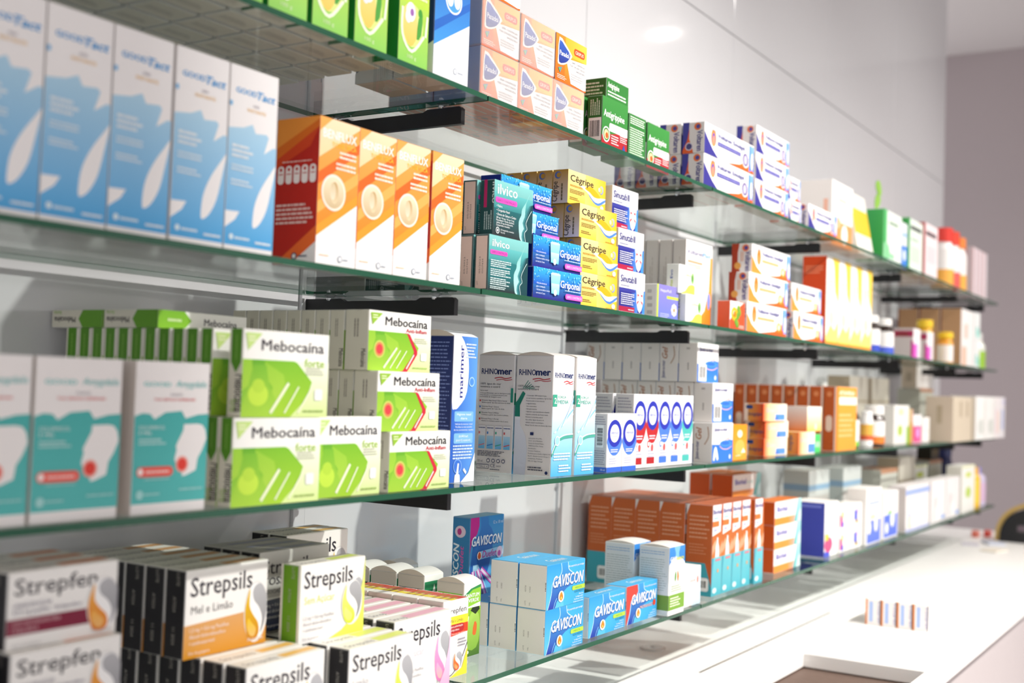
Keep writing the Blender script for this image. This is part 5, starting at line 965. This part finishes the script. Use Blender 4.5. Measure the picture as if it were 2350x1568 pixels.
put('flame_low', 1.530, .020, ZC, 'white and flame carton with a blue square under the soft orange carton')
put('flame_soft', 1.600, .022, ZC+.0584, 'soft orange and white carton on top of the blue square carton')
put('green_small', 1.672, .024, ZC, 'tiny bright green carton beside the tall orange cartons')
row('orange_tall', 8, 1.843, .020, ZC, (0, .0382, 0), 'tall orange carton with a brown side, {o} from the shelf front', 'tall orange vitamin cartons')
put('leafy_white', 2.585, .05, ZC, 'white carton with leaf green spots beyond the brown bottle')
put('orange_strip', 2.790, .05, ZC, 'narrow orange and green carton on the third shelf')
put('pink_white', 2.848, .05, ZC, 'white carton with a bright pink lower half on the third shelf')
put('white_slim', 2.985, .05, ZC, 'slim white carton beside the pink and white one')
G = 'white cartons at the far end of the third shelf'
put('beige_big', 3.15, -.02, ZC, 'big beige carton near the far end of the third shelf')
put('white_tall', 3.56, -.02, ZC, 'tall plain white carton, nearer one beyond the beige carton', G)
put('white_tall', 3.765, -.02, ZC, 'tall plain white carton, farther one beyond the beige carton', G)
put('white_pink', 3.968, -.02, ZC, 'tall white carton with pink and peach print at the far end', G)
put('white_blue', 4.083, -.02, ZC, 'tall white carton with blue print, last on the third shelf', G)
put('grey_box', 3.42, .165, ZC, 'tall grey board box behind the big beige carton')
put('beige_up', 3.40, .175, ZC+.2005, 'pale beige carton lying high on the grey boxes of the third shelf')
put('beige_stack', 2.98, .235, ZC, 'tall beige carton at the wall of the third shelf')
put('beige_stack', 2.70, .235, ZC, 'tall beige carton at the wall behind the leaf spotted carton')
put('red_cap_box', 2.30, .20, ZC, 'small white and rose box at the wall behind the tube')

# ---- bottom shelf
G = 'burgundy banded pastille cartons'
put('support_past', -.785, .000, ZD, 'burgundy banded carton at the very bottom near end', G)
row('burgundy', 3, -.785, -.012, ZD+.1035, (0, .038, 0), 'burgundy banded carton in the lower row, {o} from the shelf front', G)
row('support_past', 2, -.785, .042, ZD, (0, .042, 0), 'burgundy banded carton in the bottom row, {o} behind the front one', G)
row('burgundy', 3, -.783, .000, ZD+.1775, (0, .038, 0), 'burgundy banded carton in the upper row, {o} from the shelf front', G)
put('blue_red_edge', -.925, -.005, ZD+.104, 'white and blue carton with a red dot at the photo edge', None)
put('support_past', -.925, .0, ZD, 'white carton under the red dot carton at the photo edge', G)
put('support_past', -.705, .130, ZD, 'white carton under the golden drop carton behind the burgundy cartons', G)
put('burgundy_back', -.6995, .128, ZD+.1035, 'white carton with a golden drop half hidden behind the burgundy cartons', G)
G = 'honey and lemon pastille cartons'
row('honey_low', 8, -.463, .000, ZD, (0, .0375, 0), 'honey coloured pastille carton in the lower row, {o} from the shelf front', G)
row('honey', 6, -.487, .080, ZD+.1065, (0, .036, 0), 'honey coloured pastille carton in the upper row, {o} from the shelf front', G)
row('navy_cough', 3, -.318, .125, ZD+.1065, (0, .0355, 0), 'grey and navy cough pastille carton, {o} from the shelf front', 'navy cough pastille cartons')
put('honey_low', -.180, .205, ZD+.1096, 'white pastille carton with sunlit orange top near the wall', G)
put('honey_low', -.180, .241, ZD+.1096, 'white pastille carton with orange top nearest the wall', G)
row('lemon', 8, -.292, -.012, ZD, (0, .0375, 0), 'lemon pastille carton in the lower row, {o} from the shelf front', 'lemon pastille cartons')
put('lime_sugarfree', -.318, .052, ZD+.1006, 'lime sided sugar free pastille carton standing on the lemon row')
row('pink_past', 7, -.152, .024, ZD, (0, .0375, 0), 'white and pink pastille carton, {o} from the shelf front', 'pink pastille cartons')
row('red_spray', 4, -.012, .040, ZD, (0, .0488, 0), 'white throat spray carton with yellow and red bands, {o} from the shelf front', 'yellow and red spray cartons')
put('green_throat', .131, .100, ZD, 'slim green throat spray carton beside the yellow and red spray cartons')
row('green_throat_dark', 3, .119, .172, ZD, (-.002, .0565, 0), 'green spray carton with a dark green label, {o} from the shelf front', 'dark labelled green spray cartons')
put('green_throat', .205, .285, ZD, 'green throat spray carton standing at the wall', None)
put('stomach_sachet', .262, .180, ZD, 'tall blue sachet carton with pink strips at the back')
G = 'sky blue stomach tablet cartons'
row('stomach48', 3, .2355, .007, ZD, (0, .0565, 0), 'sky blue stomach tablet carton, lower layer, {o} from the shelf front', G)
row('stomach48', 2, .2365, .007, ZD+.0742, (0, .0565, 0), 'sky blue stomach tablet carton, upper layer, {o} from the shelf front', G)
put('stomach24', .4045, .016, ZD, 'slim sky blue tablet carton between the stack and the red cornered one', G)
put('stomach_red', .5575, .018, ZD, 'sky blue tablet carton with a red corner', G)
put('leaf_carton', .698, -.004, ZD, 'white carton with a green band and two leaves, front one', 'leaf cartons with a green band')
put('leaf_carton', .694, .0715, ZD, 'white carton with a green band standing behind its twin', 'leaf cartons with a green band')
put('soft_white', .800, .010, ZD, 'small white carton with a pale blue curve beside the leaf carton')
G = 'orange and teal nasal spray cartons'
for j in range(5):
    for i in range(5 if j == 0 else 4):
        x = .972+.0585*i if i < 4 else 1.209
        put('teal_foot', x, (.020 if i < 4 else .012)+(.0655+.0605*(j-1) if j else 0), ZD, 'orange and teal spray carton, %s row from the front, %s along the row' % (ORD[j], ORD[i]), G)
G = 'lying orange and teal cartons'
row('teal_lying', 3, 1.405, .034, ZD, (0, 0, .0594), 'lying white and orange carton with a teal end, {o} from below', G)
for j in range(2):
    row('teal_lying', 4, 1.412, .150+.062*j, ZD, (0, 0, .0594), 'lying white and orange carton in the %s rear stack, {o} from below' % ('nearer', 'farther')[j], G)
put('navy_white', 1.797, .030, ZD, 'white carton with a deep blue side and red figure')
row('tri_red', 2, 1.934, .030, ZD, (0, 0, .0664), 'white carton with a red and yellow triangle, {o} from below', 'triangle printed cartons')
row('tri_blue', 2, 2.046, .030, ZD, (0, 0, .0664), 'white carton with a blue triangle, {o} from below', 'triangle printed cartons')
put('blue_foot', 2.172, .020, ZD, 'white carton with a blue lower half, nearer one', 'white and blue cartons')
put('blue_drop', 2.362, .020, ZD, 'white carton with blue lower half and drops, farther one', 'white and blue cartons')
put('bottle_pic', 2.645, .020, ZD, 'wide white carton with a blue top stripe and bottle pictures')
put('white_grey', 3.005, .020, ZD, 'white carton with pale grey print on the bottom shelf, nearer one', 'pale white cartons')
put('white_grey', 3.250, .020, ZD, 'white carton with pale grey print on the bottom shelf, farther one', 'pale white cartons')
put('white_lime', 3.520, .020, ZD, 'tall white carton with lime green spots on the bottom shelf')
put('blue_lid', 2.05, .16, ZD, 'grey and blue box at the back, nearer one', 'grey and blue boxes')
put('blue_lid', 2.05, .16, ZD+.1105, 'grey and blue box lying on top of the nearer grey and blue box', 'grey and blue boxes')
put('blue_lid', 2.33, .14, ZD, 'grey and blue box at the back, farther one', 'grey and blue boxes')
put('blue_lid', 2.33, .14, ZD+.1105, 'grey and blue box lying on top of the farther grey and blue box', 'grey and blue boxes')
put('grey_box', 2.70, .12, ZD, 'grey board box with a brown rim on the bottom shelf')
put('beige_stack', 3.02, .14, ZD, 'tall beige carton with fine lines on the bottom shelf')
put('white_lime', 3.30, .16, ZD, 'tall white and lime carton standing behind the pale white cartons')
put('dark_print', 1.86, .22, ZD, 'small blue grey carton at the wall behind the deep blue carton')
put('grey_box', 3.58, .16, ZD, 'grey board box at the wall behind the lime spotted carton')
put('dark_far', 3.66, .17, ZD+.2005, 'dark brown box lying high at the far end of the bottom shelf')

# ---- on the counter
cg = Card(.150, .0405, .068, 'f2eeec', {'L': 'efeae8', 'T': 'f6f2ef'}); cg.rect('L', 0, 0, .12, 1, 'd8803a'); cg.rect('L', .25, .12, .48, .9, 'a8c0ee'); cg.text('L', 'Voltaren', .78, .95, .16, '6a6aa8', rot=-90, w=.85); cg.rect('L', .94, 0, 1, 1, '3a2f33'); cg.ell('F', .5, .5, .35, .4, 'e8d4d0'); cg.ell('F', .5, .5, .28, .32, 'f4f0ee'); cg.rect('F', .88, .3, .96, .9, '9fb4e6'); cg.rect('T', .15, .1, .6, .3, 'f2d4c6'); kind('gel_counter2', cg)
for i in range(4):
    put('gel_counter2', 1.760, -.262+.0412*i, ZN, 'small white gel carton on the counter, %s from the counter front edge' % ORD[i], 'gel cartons on the counter')

# ---- bottles, jars and other shapes
def bottle(x, y, z, body, cap, capcol, bodycol, label_rng, labelcol, band, label, cat='bottle', group=None, name='medicine_bottle'):
    b = MB(); b.lathe(body, bodycol, 28); o = link(name, b.mesh(name, PLASTIC, True), None, (x, y, z+.0004)); tag(o, label, cat, group)
    q = MB(); q.lathe(cap, capcol, 28); link('cap', q.mesh('cap', PLASTIC, True), o)
    if label_rng:
        r, z0, z1 = label_rng; q = MB(); pr = [(r, z0)]; cc = []
        if band: pr += [(r, z0+(z1-z0)*band[1])]; cc.append(band[0])
        pr += [(r, z1)]; cc.append(labelcol)
        q.lathe([(r-.0005, z0)]+pr+[(r-.0005, z1)], [cc[0]]+cc+[cc[-1]], 28); link('label', q.mesh('label', PLASTIC, True), o)
    return o
def capz(r, z0, z1): return [(0, z0), (r, z0), (r, z1-.003), (r-.003, z1), (0, z1)]
def jar(r, hb, hs, rn): return [(0, 0), (r-.003, 0), (r, .003), (r, hb), (r*.85, hs*.6+hb*.4), (rn, hs), (0, hs)]
bottle(2.36, .075, ZB, jar(.032, .085, .098, .022), capz(.027, .0982, .122), 'f2efec', '2c1c16', (.0326, .006, .078), 'f0edeb', ('3a4fc0', .3), 'brown glass bottle with white cap, nearer one on second shelf', group='brown glass bottles')
bottle(2.52, .075, ZB, jar(.034, .085, .098, .022), capz(.027, .0982, .122), 'f2efec', '2c1c16', (.0346, .006, .078), 'f0edeb', ('4a62d0', .3), 'brown glass bottle with white cap, farther one on second shelf', group='brown glass bottles')
bottle(3.24, .11, ZB, jar(.03, .12, .135, .022), capz(.03, .1352, .165), 'f3c92c', 'f0b83a', (.0306, .01, .09), 'f6d04a', None, 'yellow bottle with a yellow cap, nearer one beyond the magenta boxes', group='yellow capped bottles')
bottle(3.36, .06, ZB, jar(.03, .085, .1, .022), capz(.03, .1002, .125), 'f3c92c', 'f0a83a', (.0306, .01, .075), 'f6efec', None, 'yellow bottle with white label, farther one by the brown sided cartons', group='yellow capped bottles')
bottle(4.045, .085, ZB, jar(.045, .10, .125, .03), capz(.032, .1252, .16), 'e6e4e0', 'e4e6dc', (.0456, .005, .08), '9cc83a', None, 'pale jar with a green label at the end of the second shelf', 'jar')
for i, (x, c_) in enumerate(((3.40, 'e23a2e'), (3.52, 'e0452e'), (3.64, 'f0863a'))):
    bottle(x, .085, ZA, jar(.042, .16, .19, .032), capz(.038, .1902, .245 if i < 2 else .235), c_, 'f4f1ee', (.0426, .005, .08), ('f2b04a', 'e8605a', 'f2b04a')[i], None, 'white lotion bottle with %s cap, %s from the pink edged carton' % (('a bright red', 'a red', 'an orange')[i], ORD[i]), group='white lotion bottles on the top shelf')
bottle(3.12, .075, ZA, jar(.03, .13, .15, .024), capz(.026, .1502, .19), 'f05a8a', 'f2dfe3', (.0306, .005, .11), 'f3d3da', None, 'pale pink bottle with a pink cap on the top shelf')
bottle(2.19, .085, ZC, jar(.03, .095, .11, .02), capz(.014, .1102, .145), '2f9a56', '2a1f1c', (.0306, .004, .085), 'f2f3ee', ('7fc84a', .18), 'dark bottle with a green cap beside the tall orange cartons')
bottle(2.47, .085, ZC, jar(.034, .085, .1, .026), capz(.031, .1002, .13), 'f0eeeb', '3a261e', (.0346, .006, .08), 'f1efed', ('e8822e', .32), 'brown bottle with white cap and orange label foot on third shelf')
bottle(2.33, .07, ZC, [(0, 0), (.018, 0), (.02, .003), (.0195, .08), (.017, .1), (0, .1)], capz(.0165, .1002, .112), 'f3f2f2', 'f4f3f3', (.0204, .02, .07), 'e9b04a', ('d8603a', .3), 'white tube with a rainbow stripe on the third shelf', 'tube')
bottle(2.42, .24, ZC, jar(.026, .11, .135, .012), capz(.012, .1352, .2), 'f4f2f0', 'eae6e2', None, '', None, 'white pump spray bottle standing at the wall on third shelf')
bottle(3.87, .06, ZD, jar(.042, .13, .145, .034), capz(.036, .1452, .17), 'e8b02a', 'f0bf2e', (.0426, .02, .12), 'f2cf4a', None, 'yellow bottle near the far end of the bottom shelf')
bottle(4.00, .06, ZD, jar(.04, .12, .14, .02), capz(.02, .1402, .165), '8f8ce0', 'cfc4e2', (.0406, .02, .1), 'd9b8d8', None, 'lilac bottle last on the bottom shelf')
bottle(3.90, .17, ZD, jar(.03, .19, .21, .026), capz(.028, .2102, .25), '2a2f6a', '24285c', None, '', None, 'navy blue bottle behind the yellow one on the bottom shelf')
# leaning pouch and the leaf cut-out
b = MB(); N = 12
for i in range(N):
    t0, t1 = i/N, (i+1)/N
    for sgn in (-1, 1):
        w0, w1 = .085-.05*t0*0, .085; d0, d1 = .035*(1-t0), .035*(1-t1)
        xs0, xs1 = (-w0, w0), (-w1, w1)
        q = [(xs0[0], sgn*d0, .19*t0), (xs0[1], sgn*d0, .19*t0), (xs1[1], sgn*d1, .19*t1), (xs1[0], sgn*d1, .19*t1)]
        if sgn > 0: q = q[::-1]
        b.poly(q, H('f3c93a') if .25 < t0 < .7 and sgn < 0 else H('f6f3ea'))
    b.poly([(-w0, d0, .19*t0), (-w0, -d0, .19*t0), (-w1, -d1, .19*t1), (-w1, d1, .19*t1)], H('efece0')); b.poly([(w0, -d0, .19*t0), (w0, d0, .19*t0), (w1, d1, .19*t1), (w1, -d1, .19*t1)], H('9ac04a'))
b.poly([(-.085, .035, 0), (.085, .035, 0), (.085, -.035, 0), (-.085, -.035, 0)], H('f6f3ea'))
o = link('refill_pouch', b.mesh('refill_pouch', PLASTIC), None, (2.18, .075, ZA+.0004)); tag(o, 'white and yellow wedge shaped pouch on the top shelf', 'pouch')
b = MB()
for (lx, lz, a) in ((.0, .03, .5), (.012, .075, -.3)):
    pts = []
    for k in range(16):
        th = 2*math.pi*k/16; u, v = .034*math.sin(th)*(1-.3*math.cos(th)), .022*math.cos(th); pts.append((lx+u*math.cos(a)-v*math.sin(a), lz+u*math.sin(a)+v*math.cos(a)))
    b.poly([(p[0], -.001, p[1]) for p in pts], H('8fc04a')); b.poly([(p[0], .001, p[1]) for p in pts][::-1], H('7fb03a'))
    for k in range(16):
        p, q = pts[k], pts[(k+1) % 16]; b.poly([(p[0], -.001, p[1]), (p[0], .001, p[1]), (q[0], .001, q[1]), (q[0], -.001, q[1])], H('6f9f34'))
b.box(-.002, -.0012, 0, .004, .0012, .09, '6f9f34', .0003)
o = link('leaf_cutout', b.mesh('leaf_cutout', CARD), None, (2.36, .06, ZA+.1686)); tag(o, 'green leaf cut-out standing on the green sided carton', 'decoration')

# dark tape machine and small things at the far end of the counter
tx, ty = 4.16, -.175
b = MB(); N = 20; K = H('262224'); prof = [(.155*math.cos(math.pi*k/N), .155*math.sin(math.pi*k/N)**.8) for k in range(N+1)]
for k in range(N):
    (a0, z0), (a1, z1) = prof[k], prof[k+1]
    b.poly([(-.05, a0, z0), (.05, a0, z0), (.05, a1, z1), (-.05, a1, z1)], K)
b.poly([(-.05, p[0], p[1]) for p in prof][::-1], K); b.poly([(.05, p[0], p[1]) for p in prof], K)
o = link('tape_dispenser', b.mesh('tape_dispenser', DARKM), None, (tx, ty, ZN+.0004)); tag(o, 'black rounded desk machine with a tan band on the counter', 'desk machine')
b = MB(); TN = H('c8a860')
for k in range(N):
    t0, t1 = math.pi*(k/N), math.pi*((k+1)/N)
    f0 = [(r*math.cos(t0), r*math.sin(t0)**.8+.002) for r in (.157, .176)]; f1 = [(r*math.cos(t1), r*math.sin(t1)**.8+.002) for r in (.157, .176)]
    for q in ([(-.04, *f0[1]), (.04, *f0[1]), (.04, *f1[1]), (-.04, *f1[1])], [(-.04, *f0[0]), (-.04, *f0[1]), (-.04, *f1[1]), (-.04, *f1[0])], [(.04, *f0[1]), (.04, *f0[0]), (.04, *f1[0]), (.04, *f1[1])]): b.poly(q, TN)
p = link('tan_band', b.mesh('tan_band', PLASTIC), o); p['label'] = 'tan band arching over the black body'
b = MB(); b.box(-.052, -.08, .05, -.0505, .08, .075, '6a5a66'); p = link('slot', b.mesh('slot', PLASTIC), o)
for i, (x, y, cc, nm) in enumerate(((4.26, .055, 'd8402e', 'red'), (4.20, .095, 'e0705a', 'coral'))):
    b = MB(); b.box(-.02, -.015, 0, .02, .015, .03, cc, .004); o = link('small_packet', b.mesh('small_packet', CARD), None, (x, y, ZN+.0004)); tag(o, 'tiny %s packet on the counter beside the black machine' % nm, 'packet', 'tiny packets by the machine')
for i, (x, y, r) in enumerate(((3.88, .055, .2), (3.72, -.07, -.3), (3.98, -.02, .5))):
    b = MB(); b.box(-.05, -.035, 0, .05, .035, .004+.003*i, ('d9d6e2', 'efe6d8', 'cfd4e4')[i], .001); o = link('paper_slip', b.mesh('paper_slip', CARD), None, (x, y, ZN+.0004)); o.rotation_euler = (0, 0, r); tag(o, '%s paper slip lying on the counter before the black machine' % ('lilac', 'cream', 'pale blue')[i], 'paper', 'paper slips on the counter')

# the round ceiling lamp that shows as a soft spark on the glossy wall
b = MB(); b.lathe([(0, 2.03), (.05, 2.03)], 'ffffff', 24)
LAMP = bpy.data.materials.new('lamp_glow'); LAMP.use_nodes = True
_n = LAMP.node_tree.nodes; _n.clear(); _e = _n.new('ShaderNodeEmission'); _e.inputs['Strength'].default_value = 60.0; _e.inputs['Color'].default_value = (1, .96, .9, 1)
_o = _n.new('ShaderNodeOutputMaterial'); LAMP.node_tree.links.new(_e.outputs[0], _o.inputs['Surface'])
q = MB(); q.lathe([(.052, 2.022), (.06, 2.022), (.064, 2.1)], 'e8e8e8', 24)
o = link('ceiling_lamp', q.mesh('ceiling_lamp', PLASTIC, True), None, (4.62, -1.2, -.001)); tag(o, 'small round ceiling lamp mirrored as a bright spark on the white wall', 'ceiling lamp')
link('lamp_disc', b.mesh('lamp_disc', LAMP), o)
